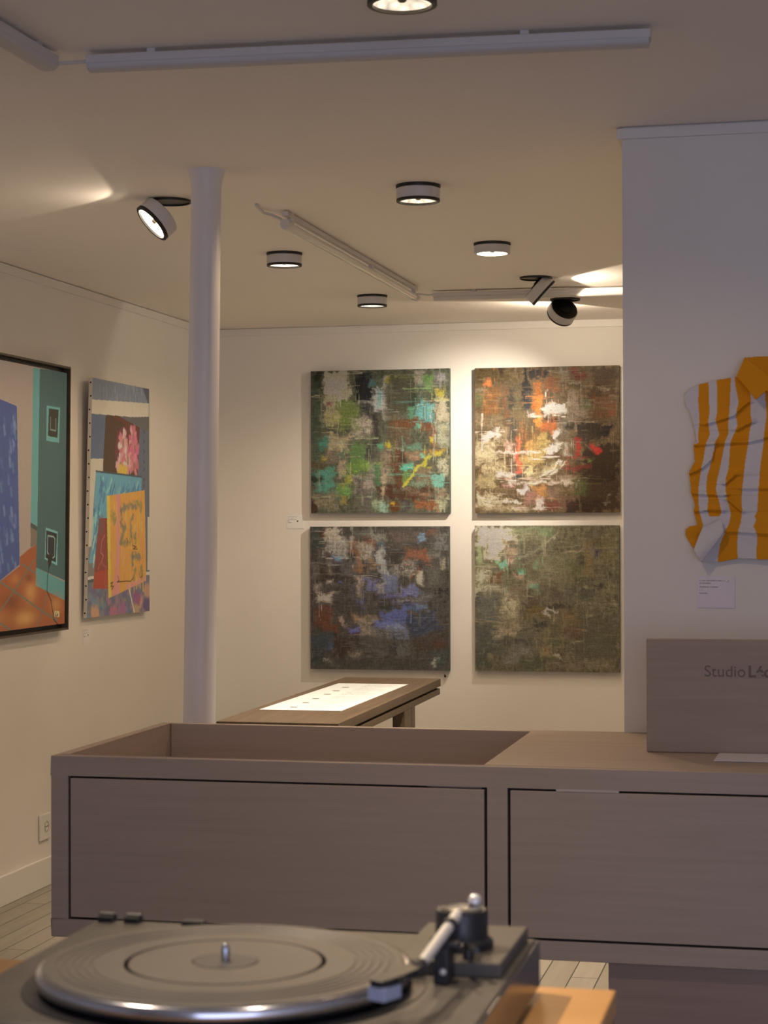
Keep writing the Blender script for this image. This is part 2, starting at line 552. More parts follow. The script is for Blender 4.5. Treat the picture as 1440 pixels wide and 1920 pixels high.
def canvas_mesh(name, cv, corners, thick, side, mat, parent=None, back=None):
    """corners: top-left, top-right, bottom-right, bottom-left of the painted face; thick: vector to the back of the stretcher"""
    tl, tr, br, bl = (np.array(c, float) for c in corners)
    w, h = cv.w, cv.h
    u, v = np.linspace(0, 1, w)[None, :, None], np.linspace(0, 1, h)[:, None, None]
    co = ((tl * (1 - u) + tr * u) * (1 - v) + (bl * (1 - u) + br * u) * v).reshape(-1, 3)
    cols = np.concatenate([cv.a.reshape(-1, 3), np.ones((w * h, 1))], 1)
    i = np.arange(w * h).reshape(h, w)
    quads = np.stack([i[:-1, :-1], i[1:, :-1], i[1:, 1:], i[:-1, 1:]], -1).reshape(-1, 4)
    ring = np.concatenate([i[0, :-1], i[:-1, -1], i[-1, :0:-1], i[:0:-1, 0]])
    n = w * h
    m = len(ring)
    th = np.array(thick, float)
    rim_a, rim_b = co[ring], (co[ring] + th if back is None else None)
    if back is not None:
        bt = [np.array(c, float) for c in back]
        uu = (ring % w) / (w - 1)
        vv = (ring // w) / (h - 1)
        uu, vv = uu[:, None], vv[:, None]
        rim_b = (bt[0] * (1 - uu) + bt[1] * uu) * (1 - vv) + (bt[3] * (1 - uu) + bt[2] * uu) * vv
    allco = np.concatenate([co, rim_a, rim_b])
    sc = np.tile(np.array([*side, 1.0]), (2 * m, 1))
    allcol = np.concatenate([cols, sc]).astype(np.float32)
    k = np.arange(m)
    l = (k + 1) % m
    sides = np.stack([n + k, n + l, n + m + l, n + m + k], -1)
    faces = np.concatenate([quads, sides])
    me = bpy.data.meshes.new(name)
    me.from_pydata(allco.tolist(), [], faces.tolist() + [tuple(range(n + m, n + 2 * m))])
    at_ = me.attributes.new('paint', 'FLOAT_COLOR', 'POINT')
    at_.data.foreach_set('color', allcol.ravel())
    me.materials.append(mat)
    o = bpy.data.objects.new(name, me)
    COL.objects.link(o)
    if parent:
        o.parent = parent
    return o


PAINT = painted('oil_paint')
PAPER = painted('printed_paper', 0.6, 0)

STROKES = {}
STROKES['green'] = '''330,330,230,330,0,150,140,110,0;300,420,180,400,0,140,130,100,6;180,240,60,160,0,50,48,35,0;150,700,90,900,0,70,78,60,5;420,530,180,240,0,95,105,50,2;290,560,100,120,0,135,125,80,0
560,300,150,260,0,38,36,36,0;585,430,150,20,0,150,140,120,3;590,520,120,160,0,60,55,55,5;680,400,100,200,0,140,135,125,2;690,400,50,140,0,110,135,125,2;640,250,60,60,0,70,95,90,0;540,640,200,180,0,140,125,105,7;650,650,60,260,0,55,48,45,3
740,400,30,380,0,150,140,120,5;870,220,150,50,0,110,105,45,4;760,240,30,60,0,120,110,40,0;790,440,110,260,0,85,78,60,5;890,350,220,330,0,70,66,48,5;960,450,60,260,0,50,55,40,2;1090,280,90,160,0,90,115,60,2;1020,230,60,130,0,135,120,100,3
1200,240,110,90,0,120,110,100,4;1200,370,90,90,0,140,125,40,4;1070,520,150,150,0,85,125,115,2;1200,500,110,220,0,150,135,105,5;960,520,60,120,0,75,110,80,1;900,610,240,90,0,95,60,35,2;1080,640,140,80,10,95,60,38,2;1010,640,45,45,0,80,135,110,0
900,690,150,14,40,140,125,100,3;850,720,220,160,0,85,70,52,6;1140,720,50,160,0,120,75,45,3;1115,745,40,40,0,170,140,30,0;1210,700,110,200,0,130,125,100,6;765,785,35,45,0,150,135,25,0;700,795,60,50,0,75,115,85,0;815,822,150,12,0,165,150,120,2
220,770,100,110,0,60,110,90,2;340,760,180,150,0,135,120,90,4;500,850,140,180,0,80,100,55,1;600,850,80,160,0,65,60,55,2;350,870,70,70,0,65,95,70,0;300,880,120,120,0,110,90,75,6;230,900,60,60,0,130,115,50,3;180,950,150,90,0,85,70,45,3;820,870,180,100,0,85,60,40,2;880,880,70,110,10,75,50,35,0
740,970,120,280,0,115,100,80,5;830,980,80,330,0,85,58,38,1;980,810,130,50,0,85,110,85,3;990,880,150,70,0,130,100,75,4;1030,880,50,40,0,85,140,110,0;920,970,110,60,0,75,145,115,1;1130,840,200,40,-10,120,85,50,4;1170,850,110,40,-15,180,150,30,3
910,1060,60,120,0,90,110,50,2;1060,1040,160,180,0,110,92,70,6;985,1010,330,34,-48,165,155,30,1;560,960,300,70,0,105,125,50,3;480,980,130,100,0,85,105,50,1;380,980,90,160,0,130,115,90,5;230,1080,170,200,0,70,115,95,3;160,1080,100,60,0,45,48,35,2
380,1150,110,100,0,90,120,60,2;430,1070,60,80,0,130,125,35,3;560,1110,180,150,0,130,115,100,5;530,1130,70,130,0,75,65,60,2;640,1010,80,160,0,120,110,95,6;670,1050,60,200,0,70,95,60,3;1170,1090,90,130,0,95,145,120,3;1210,960,100,150,0,150,140,110,5;1030,1110,160,60,0,105,120,95,5
900,1190,480,110,0,75,48,32,2;1000,1180,260,60,20,110,90,70,7;1190,1190,100,90,0,125,105,80,5;720,1130,40,180,0,150,130,100,3;230,1260,230,160,0,110,98,75,6;130,1300,60,120,0,65,45,30,1;390,1240,60,80,0,125,110,55,3;560,1250,130,200,0,90,80,68,6;650,1280,100,100,0,115,120,90,2;720,1310,90,80,0,120,140,115,3
800,1290,90,80,0,90,55,25,2;785,1270,30,40,0,170,130,20,1;900,1290,80,90,0,75,66,60,3;1080,1290,200,80,0,120,75,45,4;1200,1290,100,120,0,135,130,100,5;260,450,60,50,0,110,60,50,4;300,290,150,120,0,160,150,125,4'''
STROKES['orange'] = '''1180,1150,330,360,0,72,55,35,1;1200,950,300,300,0,60,46,30,1;1100,1300,250,120,0,65,48,35,2;300,200,350,120,0,85,70,40,2;270,420,160,220,0,125,85,45,4;240,265,60,55,0,210,105,38,2;190,330,90,14,-5,165,150,125,3;180,400,80,120,0,95,95,60,3
400,430,30,260,0,130,70,50,3;350,170,60,60,0,60,45,35,3;470,400,140,240,0,95,85,60,5;450,420,60,220,0,70,62,50,3;580,330,70,330,0,45,42,40,1;660,200,220,90,0,50,45,42,3;590,420,60,160,0,60,60,58,2;665,400,75,290,0,150,90,35,2;680,480,60,160,0,200,115,42,3
780,300,140,120,0,120,75,40,2;900,190,90,130,0,130,120,100,5;1020,200,120,110,10,110,50,40,3;1050,160,100,50,0,85,75,45,2;1230,280,200,280,0,80,58,32,2;980,280,100,12,0,180,165,140,3;820,500,190,80,-10,205,195,175,3;780,470,90,60,-40,195,185,165,2;980,430,130,200,0,140,120,95,6
1080,460,70,90,0,85,95,50,1;1210,470,160,180,0,100,65,35,3;1300,500,60,120,0,125,72,34,4;1220,330,110,16,-10,170,150,120,4;1220,437,150,10,0,150,130,100,4;1010,510,180,160,0,130,112,92,7;250,580,250,120,0,115,98,70,4;520,580,200,180,0,105,88,60,5;620,530,60,40,0,185,175,155,3
690,600,60,130,0,210,125,45,1;760,640,150,90,-20,150,85,40,3;800,580,130,40,0,80,45,35,2;610,720,200,120,0,115,85,50,5;450,650,60,200,0,70,66,60,4;890,650,120,200,0,110,98,80,6;1050,640,300,60,0,50,46,36,3;1220,690,150,110,0,38,34,30,1;1100,690,220,160,0,60,50,35,3
1010,800,50,130,0,150,45,38,2;1150,835,110,50,40,195,50,42,2;1090,720,60,60,0,75,60,45,2;260,715,110,60,-30,235,225,208,3;320,700,40,110,0,205,190,165,4;380,700,80,130,0,150,128,95,6;830,690,60,50,-40,215,205,185,2;780,830,120,70,-40,218,208,192,2;840,790,50,80,30,190,180,160,4
690,800,200,140,-30,150,125,70,4;600,800,100,80,0,175,130,65,4;505,870,45,280,0,205,92,62,4;430,800,70,90,0,190,150,130,5;460,850,450,18,0,225,205,180,4;550,860,200,14,0,235,225,205,3;220,800,180,120,0,150,135,100,4;230,880,200,160,0,165,148,112,6;620,920,180,90,0,160,135,80,3
900,830,60,130,0,150,140,120,5;850,890,250,20,0,95,60,45,2;1000,895,200,14,0,150,60,50,3;1000,975,240,40,0,125,50,40,4;1110,930,50,30,0,100,120,50,1;780,990,230,26,-38,215,200,165,1;720,1010,230,40,-40,150,135,100,2;830,1000,200,30,-35,192,180,152,2;600,1020,90,100,-40,180,160,115,2
300,990,200,120,0,170,150,110,6;400,1040,150,50,0,220,205,190,5;500,1060,90,70,0,70,75,65,4;430,1050,50,30,0,170,120,40,3;490,1010,80,30,0,180,80,60,3;560,1100,300,30,0,110,92,75,5;700,1110,620,20,0,215,195,170,5;900,1080,180,70,0,140,120,95,6;1030,1140,120,130,0,80,80,45,2
560,1160,120,60,-20,225,200,195,4;410,1140,90,20,0,220,150,140,4;690,1180,110,100,0,155,110,60,3;800,1190,130,90,0,120,95,75,6;220,1090,180,120,0,150,132,92,4;240,1260,200,130,0,190,172,135,6;440,1260,170,24,8,225,210,180,3;600,1240,130,110,0,130,95,80,4;690,1280,70,90,0,195,175,160,4
800,1280,110,100,0,110,65,48,3;920,1270,130,110,0,105,75,58,5;400,1320,400,60,0,160,140,105,6;1262,1225,8,60,15,160,150,130,2;1250,1275,60,8,0,160,150,130,2;1000,1300,160,90,0,60,46,34,1'''
STROKES['blue'] = '''160,180,100,200,0,50,60,50,2;210,150,60,90,0,75,45,30,2;350,240,190,200,20,125,115,98,5;300,150,140,100,0,145,124,98,2;560,140,200,60,0,85,85,70,5;480,240,90,110,0,110,68,35,3;600,230,110,120,30,108,60,32,2;570,290,140,180,0,125,112,90,5;510,370,60,200,0,115,75,40,3
640,400,50,100,0,110,80,45,4;700,260,80,80,0,65,80,82,2;690,180,100,60,0,110,105,85,4;690,310,70,100,-20,130,122,105,3;725,450,70,260,-15,122,120,114,2;860,270,200,160,0,72,62,52,4;900,160,250,100,0,90,72,58,6;1040,170,70,80,0,75,108,124,1;1130,130,100,60,0,105,62,32,4
1200,200,120,150,0,95,92,80,6;1010,320,200,100,0,118,66,35,2;1100,350,80,60,0,115,64,34,2;980,480,120,30,-40,115,62,35,2;890,440,200,110,0,125,112,92,7;1020,520,60,110,0,142,132,102,4;820,330,100,120,0,58,50,40,2;1150,320,100,70,0,95,90,75,3;1220,450,50,250,0,70,66,50,3;1225,400,30,100,0,130,118,90,3
330,360,60,50,-20,65,108,134,1;300,470,300,160,0,58,46,38,3;150,450,90,120,0,90,80,65,7;260,430,60,100,0,110,95,75,7;420,440,120,130,0,80,72,68,4;215,690,140,80,0,155,135,110,5;260,560,50,40,0,140,120,100,4;160,600,50,60,0,130,112,92,5;365,548,30,20,0,78,78,150,2
520,590,60,180,0,130,110,88,5;620,570,120,110,0,85,85,115,4;780,560,120,160,0,80,85,105,4;700,600,60,80,0,120,108,92,5;930,610,150,60,-10,85,85,115,3;950,640,110,40,0,92,92,145,3;1020,640,60,30,0,70,90,105,2;800,660,240,40,0,75,72,105,4;1140,500,140,160,0,80,74,60,4;1210,620,70,50,0,38,34,30,2
980,690,300,40,-10,110,105,98,7;520,740,80,70,0,75,78,130,4;430,780,240,120,0,62,54,46,4;800,750,260,60,-5,52,50,44,2;960,760,200,70,-8,58,72,95,3;820,830,250,120,-8,66,76,118,3;750,900,200,60,0,75,85,135,4;820,920,170,60,0,95,105,132,6;1040,740,80,50,0,75,95,105,3
1050,900,260,190,-20,48,54,66,2;1060,850,220,10,-25,85,92,100,5;1080,890,220,10,-25,85,92,100,5;1090,930,200,10,-25,80,88,98,5;1070,970,180,10,-25,75,84,96,5;220,840,170,140,0,92,50,28,2;270,920,150,90,10,98,52,22,2;380,880,30,90,-15,138,108,88,2;520,850,110,70,0,124,92,56,4
570,900,150,110,0,122,102,77,6;470,950,90,60,-20,75,78,140,2;590,980,120,80,0,125,105,80,6;700,980,200,120,0,95,90,80,6;870,980,130,90,0,85,88,95,5;200,1060,200,150,0,52,62,62,3;290,1080,60,60,0,60,75,90,3;380,1090,150,200,0,64,46,34,3;650,1080,220,160,0,75,68,58,5
880,1100,130,150,0,85,80,70,6;1100,1060,260,120,-5,70,52,38,2;1200,1060,90,50,0,85,50,35,2;480,1150,130,60,0,110,95,75,7;815,1090,12,160,0,45,40,34,2;1190,1190,140,150,0,62,68,60,4;240,1195,60,12,0,140,130,115,3;280,1225,60,20,30,135,125,110,4;300,1250,90,14,10,128,118,104,5
1140,1220,18,100,15,145,134,108,3;1160,1200,50,10,-30,140,130,105,3;150,1180,120,150,0,52,58,50,4;640,1240,800,70,0,66,62,50,5'''
STROKES['olive'] = '''1150,1000,350,400,0,78,72,54,3;240,1050,250,250,0,70,68,58,4;280,180,260,190,0,178,163,128,4;300,310,120,120,0,172,154,120,4;430,150,150,120,0,162,147,114,6;250,210,18,100,0,95,80,55,2;400,210,60,60,0,110,90,60,3;180,330,60,150,0,115,118,80,4;650,150,250,120,0,105,98,72,6
600,110,300,60,0,98,98,68,5;750,130,120,70,0,95,105,70,4;450,300,130,100,0,125,105,82,5;380,410,60,70,0,85,145,104,2;340,380,50,50,0,95,128,88,3;550,465,60,45,0,85,150,108,2;670,400,50,80,0,95,118,82,4;640,590,60,50,0,90,122,96,4;450,380,70,60,0,132,102,82,4
520,510,90,50,0,142,114,92,5;200,500,140,130,0,142,130,100,6;310,520,110,100,0,85,65,45,4;340,510,50,70,20,92,60,35,2;250,610,240,70,0,142,130,102,6;590,300,200,40,-33,85,80,66,3;650,275,480,12,-34,160,148,116,4;600,310,300,10,-36,62,54,40,4;1000,280,300,16,-8,148,132,102,6
1150,230,120,12,-15,60,50,40,3;1200,150,30,150,0,60,52,40,5;1195,300,60,90,0,58,50,64,2;1100,350,100,300,0,98,82,52,5;1260,250,120,250,0,88,78,52,4;1030,380,40,120,30,58,46,38,4;820,350,80,80,0,75,66,50,4;900,400,250,180,0,90,85,60,5;780,430,220,200,0,100,92,68,6
1000,460,130,120,0,80,76,52,3;1200,580,90,40,0,55,50,42,4;1080,585,40,12,30,160,145,120,1;850,540,250,80,0,97,88,66,6;650,560,120,40,-20,117,104,80,6;170,690,60,120,0,60,56,52,4;260,780,180,250,0,82,78,66,5;320,700,80,60,0,72,68,58,6;450,740,160,240,0,134,120,92,6
500,640,150,120,0,95,80,62,5;620,720,140,140,0,75,62,46,4;850,650,200,100,0,78,68,54,5;930,640,110,130,0,85,80,66,6;1090,650,150,140,0,74,70,56,4;1180,722,350,12,0,125,114,92,5;1165,660,8,120,0,125,114,92,4;850,750,200,50,0,58,50,42,3;650,800,160,90,0,90,74,42,4
735,790,18,60,25,205,188,155,0;790,792,95,13,25,205,188,155,0;755,825,60,8,40,190,172,142,1;960,860,140,160,0,95,78,52,4;700,900,110,70,0,60,58,48,2;800,860,110,80,0,98,86,66,5;420,920,200,90,-15,124,108,82,6;400,915,110,20,0,60,52,40,5;440,980,130,70,0,127,110,82,6
330,1000,120,80,0,122,108,86,6;560,990,150,60,-15,80,76,64,6;480,1050,250,70,0,68,64,54,4;960,960,180,110,0,88,70,52,3;1000,1040,80,8,-5,155,135,105,2;750,1000,100,120,0,100,90,64,6;810,1060,110,90,0,76,76,52,3;740,1130,100,130,0,112,94,64,6;840,1180,100,10,20,165,153,130,2
520,1130,200,120,-10,100,94,80,6;450,1210,130,80,0,102,96,82,6;200,1200,150,150,0,64,64,50,4;1100,1230,350,50,0,107,94,72,7;950,1260,400,40,0,100,88,68,7;620,1240,200,100,0,72,72,52,4;1260,1180,120,30,0,112,98,76,6'''



def abstract(key, span, base, light, cx, cz, label, seed, size=(.793, .797), tilt=0.0, side=(.05, .05, .045), gain=.80, mute=.14):
    cv = Canvas(280, 280, base, light, 1.0, seed, mute, gain, .38)
    f = 1 + .5 * (cv.n1 - .5) + .4 * (cv.nv - .5)
    cv.a *= f[..., None].astype(np.float32)
    for s in STROKES[key].replace('\n', ';').split(';'):
        x, y, w, h, a, r, g, b, d = (float(q) for q in s.split(','))
        cv.stroke((x - span[0]) / (span[1] - span[0]), (y - span[2]) / (span[3] - span[2]), w / (span[1] - span[0]), h / (span[3] - span[2]), a, (r, g, b), d)
    cv.warp()
    cv.weather(420)
    cv.a = np.clip(.13 * (cv.a / .13) ** 1.22, .004, .46) * (.78 + .26 * cv.n2 + .16 * cv.nh)[..., None]
    t = tilt
    w2, h2, y = size[0] / 2, size[1] / 2, 10.412
    cor = [(cx - w2 + t, y, cz + h2 - t), (cx + w2 + t, y, cz + h2 + t), (cx + w2 - t, y, cz - h2 + t), (cx - w2 - t, y, cz - h2 - t)]
    o = canvas_mesh('painting', cv, cor, (0, .034, 0), side, PAINT)
    return tag(o, label, 'painting', 'four square abstract canvases on the back wall')


abstract('green', (105, 1270, 155, 1355), (78, 76, 58), (190, 170, 142), -2.408, 2.075, 'square abstract canvas of greens, turquoise and a yellow slash, upper left of four', 11, side=(.06, .085, .07))
abstract('orange', (135, 1355, 140, 1355), (98, 80, 54), (208, 190, 162), -1.473, 2.072, 'square abstract canvas of browns and orange with white flecks, upper right of four', 12, side=(.06, .05, .03), gain=.74)
abstract('blue', (97, 1268, 80, 1285), (68, 60, 50), (178, 155, 125), -2.414, 1.2025, 'dark square abstract canvas with blue strokes and rust patches, lower left of four', 13, side=(.045, .05, .04), mute=.42)
abstract('olive', (135, 1358, 72, 1300), (86, 78, 58), (196, 175, 145), -1.476, 1.205, 'square abstract canvas of olive grey with a pale upper corner, lower right of four', 14, side=(.06, .05, .035), gain=1.06)

FRAMED_OPS = [('p',[(-1986,9),(1369,-479),(1424,1319),(-1969,999)],(146,124,105)),('p',[(96,100),(418,144),(563,162),(599,755),(436,814),(117,925)],(58,74,116)),('e',[(263,263),(270,281)],(76,110,124),0.0147,0.6),('e',[(209,221),(215,249)],(52,66,118),0.0147,0.6),('e',[(489,624),(496,644)],(70,90,128),0.0147,0.6),('e',[(319,632),(326,646)],(82,104,136),0.0147,0.6),('e',[(535,205),
    (542,231)],(98,118,140),0.0147,0.6),('e',[(251,376),(257,386)],(98,118,140),0.0147,0.6),('e',[(411,572),(418,586)],(52,66,118),0.0147,0.6),('e',[(270,359),(277,386)],(52,66,118),0.0147,0.6),('e',[(183,369),(189,396)],(98,118,140),0.0147,0.6),('e',[(370,429),(377,444)],(52,66,118),0.0147,0.6),('e',[(346,330),(353,357)],(98,118,140),0.0147,0.6),('e',[(192,236),(199,255)],(98,118,140),0.0147,0.6),
    ('e',[(428,588),(435,619)],(70,90,128),0.0147,0.6),('e',[(253,432),(259,454)],(70,90,128),0.0147,0.6),('e',[(341,303),(348,328)],(76,110,124),0.0147,0.6),('e',[(301,511),(308,520)],(98,118,140),0.0147,0.6),('e',[(201,334),(208,356)],(52,66,118),0.0147,0.6),('e',[(267,387),(274,401)],(70,90,128),0.0147,0.6),('e',[(190,404),(197,431)],(82,104,136),0.0147,0.6),('e',[(550,607),(557,615)],(98,118,140),0.0147,0.6),
    ('e',[(295,734),(302,761)],(76,110,124),0.0147,0.6),('e',[(515,576),(522,591)],(82,104,136),0.0147,0.6),('e',[(252,449),(258,462)],(70,90,128),0.0147,0.6),('e',[(401,287),(408,294)],(52,66,118),0.0147,0.6),('e',[(194,303),(201,333)],(98,118,140),0.0147,0.6),('e',[(395,443),(402,460)],(70,90,128),0.0147,0.6),('e',[(252,240),(259,264)],(82,104,136),0.0147,0.6),('e',[(412,738),(418,747)],(52,66,118),0.0147,0.6),
    ('e',[(361,339),(368,349)],(82,104,136),0.0147,0.6),('e',[(383,629),(390,652)],(76,110,124),0.0147,0.6),('e',[(252,317),(258,334)],(76,110,124),0.0147,0.6),('e',[(195,438),(202,460)],(70,90,128),0.0147,0.6),('e',[(337,321),(343,329)],(70,90,128),0.0147,0.6),('e',[(272,339),(279,364)],(70,90,128),0.0147,0.6),('e',[(333,347),(340,355)],(98,118,140),0.0147,0.6),('e',[(537,511),(544,528)],(52,66,118),0.0147,0.6),
    ('e',[(527,561),(535,581)],(82,104,136),0.0147,0.6),('e',[(212,324),(219,352)],(52,66,118),0.0147,0.6),('e',[(532,381),(539,408)],(76,110,124),0.0147,0.6),('e',[(428,652),(435,665)],(52,66,118),0.0147,0.6),('e',[(490,644),(497,674)],(98,118,140),0.0147,0.6),('e',[(541,232),(548,262)],(98,118,140),0.0147,0.6),('e',[(426,222),(433,232)],(52,66,118),0.0147,0.6),('e',[(555,569),(562,597)],(82,104,136),0.0147,0.6),
    ('e',[(440,456),(447,481)],(76,110,124),0.0147,0.6),('e',[(531,314),(538,327)],(82,104,136),0.0147,0.6),('e',[(241,539),(248,550)],(98,118,140),0.0147,0.6),('e',[(493,634),(500,655)],(70,90,128),0.0147,0.6),('e',[(512,305),(519,321)],(52,66,118),0.0147,0.6),('e',[(526,629),(533,659)],(76,110,124),0.0147,0.6),('e',[(339,246),(346,256)],(52,66,118),0.0147,0.6),('e',[(388,342),(394,350)],(70,90,128),0.0147,0.6),
    ('e',[(217,685),(223,699)],(82,104,136),0.0147,0.6),('e',[(304,245),(311,263)],(52,66,118),0.0147,0.6),('e',[(264,739),(271,752)],(76,110,124),0.0147,0.6),('e',[(370,735),(377,745)],(82,104,136),0.0147,0.6),('e',[(536,643),(543,663)],(98,118,140),0.0147,0.6),('e',[(348,675),(355,684)],(76,110,124),0.0147,0.6),('e',[(513,302),(520,332)],(98,118,140),0.0147,0.6),('e',[(355,267),
    (361,278)],(52,66,118),0.0147,0.6),('e',[(509,291),(516,307)],(70,90,128),0.0147,0.6),('e',[(505,338),(512,363)],(82,104,136),0.0147,0.6),('e',[(182,380),(188,390)],(52,66,118),0.0147,0.6),('e',[(481,532),(488,541)],(52,66,118),0.0147,0.6),('e',[(277,669),(284,682)],(98,118,140),0.0147,0.6),('e',[(254,677),(260,700)],(82,104,136),0.0147,0.6),('e',[(408,372),(415,398)],(76,110,124),0.0147,0.6),
    ('e',[(401,719),(408,746)],(52,66,118),0.0147,0.6),('e',[(411,444),(418,458)],(70,90,128),0.0147,0.6),('e',[(413,747),(419,758)],(98,118,140),0.0147,0.6),('e',[(208,288),(214,300)],(52,66,118),0.0147,0.6),('e',[(523,401),(531,428)],(52,66,118),0.0147,0.6),('e',[(442,690),(448,708)],(82,104,136),0.0147,0.6),('e',[(534,292),(541,307)],(98,118,140),0.0147,0.6),('e',[(286,218),(293,238)],(82,104,136),0.0147,0.6),
    ('e',[(461,244),(468,271)],(98,118,140),0.0147,0.6),('e',[(541,280),(548,311)],(52,66,118),0.0147,0.6),('e',[(438,751),(445,777)],(82,104,136),0.0147,0.6),('e',[(546,256),(554,279)],(76,110,124),0.0147,0.6),('e',[(465,541),(472,569)],(98,118,140),0.0147,0.6),('e',[(446,689),(454,718)],(70,90,128),0.0147,0.6),('e',[(444,369),(451,394)],(70,90,128),0.0147,0.6),('e',[(383,493),(390,522)],(76,110,124),0.0147,0.6),
    ('e',[(329,423),(335,437)],(98,118,140),0.0147,0.6),('e',[(328,210),(335,238)],(70,90,128),0.0147,0.6),('e',[(353,511),(360,528)],(98,118,140),0.0147,0.6),('e',[(319,219),(326,228)],(52,66,118),0.0147,0.6),('e',[(562,751),(569,774)],(98,118,140),0.0147,0.6),('e',[(292,255),(298,274)],(98,118,140),0.0147,0.6),('e',[(422,463),(429,489)],(52,66,118),0.0147,0.6),('e',[(233,338),(239,348)],(98,118,140),0.0147,0.6),
    ('e',[(198,426),(205,448)],(52,66,118),0.0147,0.6),('e',[(393,732),(400,740)],(98,118,140),0.0147,0.6),('e',[(276,616),(282,624)],(70,90,128),0.0147,0.6),('e',[(294,272),(300,299)],(82,104,136),0.0147,0.6),('e',[(425,537),(432,562)],(70,90,128),0.0147,0.6),('e',[(435,729),(442,750)],(82,104,136),0.0147,0.6),('e',[(446,601),(453,612)],(52,66,118),0.0147,0.6),('e',[(331,321),(337,340)],(98,118,140),0.0147,0.6),
    ('e',[(203,301),(209,320)],(98,118,140),0.0147,0.6),('e',[(380,368),(386,383)],(76,110,124),0.0147,0.6),('e',[(324,436),(331,450)],(82,104,136),0.0147,0.6),('e',[(433,366),(440,376)],(70,90,128),0.0147,0.6),('e',[(226,539),(233,552)],(82,104,136),0.0147,0.6),('e',[(388,464),(395,476)],(52,66,118),0.0147,0.6),('e',[(503,755),(509,771)],(76,110,124),0.0147,0.6),('e',[(246,496),
    (252,506)],(70,90,128),0.0147,0.6),('e',[(420,706),(427,736)],(98,118,140),0.0147,0.6),('e',[(496,426),(503,453)],(82,104,136),0.0147,0.6),('e',[(261,522),(268,537)],(52,66,118),0.0147,0.6),('e',[(525,545),(532,572)],(98,118,140),0.0147,0.6),('e',[(209,338),(216,365)],(98,118,140),0.0147,0.6),('e',[(432,587),(439,602)],(52,66,118),0.0147,0.6),('e',[(366,729),(372,741)],(82,104,136),0.0147,0.6),
    ('e',[(199,491),(205,514)],(52,66,118),0.0147,0.6),('e',[(199,575),(206,601)],(98,118,140),0.0147,0.6),('e',[(531,585),(538,606)],(82,104,136),0.0147,0.6),('e',[(525,658),(532,668)],(82,104,136),0.0147,0.6),('e',[(262,356),(269,384)],(82,104,136),0.0147,0.6),('e',[(547,195),(554,208)],(70,90,128),0.0147,0.6),('e',[(277,609),(284,635)],(98,118,140),0.0147,0.6),('e',[(291,418),
    (297,434)],(52,66,118),0.0147,0.6),('e',[(246,476),(252,501)],(82,104,136),0.0147,0.6),('e',[(507,361),(514,387)],(98,118,140),0.0147,0.6),('e',[(446,440),(453,453)],(70,90,128),0.0147,0.6),('e',[(359,443),(366,458)],(98,118,140),0.0147,0.6),('e',[(535,729),(542,745)],(76,110,124),0.0147,0.6),('e',[(411,340),(417,350)],(52,66,118),0.0147,0.6),('e',[(333,538),(340,560)],(70,90,128),0.0147,0.6),
    ('e',[(304,717),(311,739)],(70,90,128),0.0147,0.6),('e',[(452,719),(460,743)],(98,118,140),0.0147,0.6),('e',[(521,474),(528,497)],(82,104,136),0.0147,0.6),('e',[(187,518),(193,530)],(70,90,128),0.0147,0.6),('e',[(277,666),(284,692)],(82,104,136),0.0147,0.6),('e',[(304,681),(311,704)],(52,66,118),0.0147,0.6),('e',[(521,234),(528,263)],(70,90,128),0.0147,0.6),('e',[(468,619),(475,643)],(70,90,128),0.0147,0.6),
    ('e',[(280,530),(287,555)],(98,118,140),0.0147,0.6),('e',[(478,668),(485,680)],(70,90,128),0.0147,0.6),('e',[(268,728),(274,751)],(70,90,128),0.0147,0.6),('e',[(549,222),(557,246)],(98,118,140),0.0147,0.6),('e',[(438,668),(445,696)],(82,104,136),0.0147,0.6),('e',[(482,414),(489,435)],(52,66,118),0.0147,0.6),('e',[(382,400),(389,428)],(76,110,124),0.0147,0.6),('e',[(462,216),(468,232)],(70,90,128),0.0147,0.6),
    ('e',[(290,404),(296,433)],(70,90,128),0.0147,0.6),('e',[(435,411),(442,435)],(52,66,118),0.0147,0.6),('e',[(538,298),(545,310)],(98,118,140),0.0147,0.6),('e',[(374,212),(381,224)],(82,104,136),0.0147,0.6),('e',[(498,605),(505,625)],(52,66,118),0.0147,0.6),('p',[(697,6),(756,5),(748,615),(689,597)],(70,134,122)),('p',[(755,5),(1093,-10),(1119,855),(736,770),(746,606)],(60,86,78)),
    ('p',[(688,597),(745,613),(743,683),(689,692)],(112,94,74)),('p',[(688,597),(745,613),(744,630),(687,615)],(66,72,62)),('p',[(736,769),(1119,863),(1121,939),(735,839)],(68,128,116)),('p',[(599,726),(686,695),(741,683),(736,839),(1121,939),(1125,1064),(120,1066),(117,935),(436,816),(600,761)],(150,72,28)),('g',[(650,960),(751,965),(651,993)],(190,124,46),0.9),('g',[(694,864),(755,867),
    (695,915)],(182,116,44),0.9),('g',[(562,810),(613,811),(562,836)],(168,96,36),0.9),('g',[(916,922),(981,925),(917,962)],(172,108,40),0.9),('g',[(532,893),(609,896),(533,928)],(118,60,25),0.9),('g',[(679,807),(726,809),(680,828)],(120,62,28),0.9),('g',[(452,950),(527,954),(453,984)],(160,92,34),0.9),('l',[(314,774),(436,815),(582,863),(784,937),(932,984)],(96,98,78),0.0061),('l',[(724,740),
    (556,853),(439,926),(320,999)],(96,98,78),0.0061),('l',[(830,876),(798,938),(752,1001)],(96,98,78),0.0061),('l',[(618,756),(732,791)],(96,98,78),0.0061),('l',[(378,943),(440,966),(541,1001)],(96,98,78),0.0061),('p',[(818,142),(940,142),(933,282),(817,279)],(74,138,126)),('p',[(838,152),(926,152),(918,263),(832,260)],(56,52,40)),('l',[(853,186),(854,234),(902,236),(902,189)],(112,134,112),0.0044),
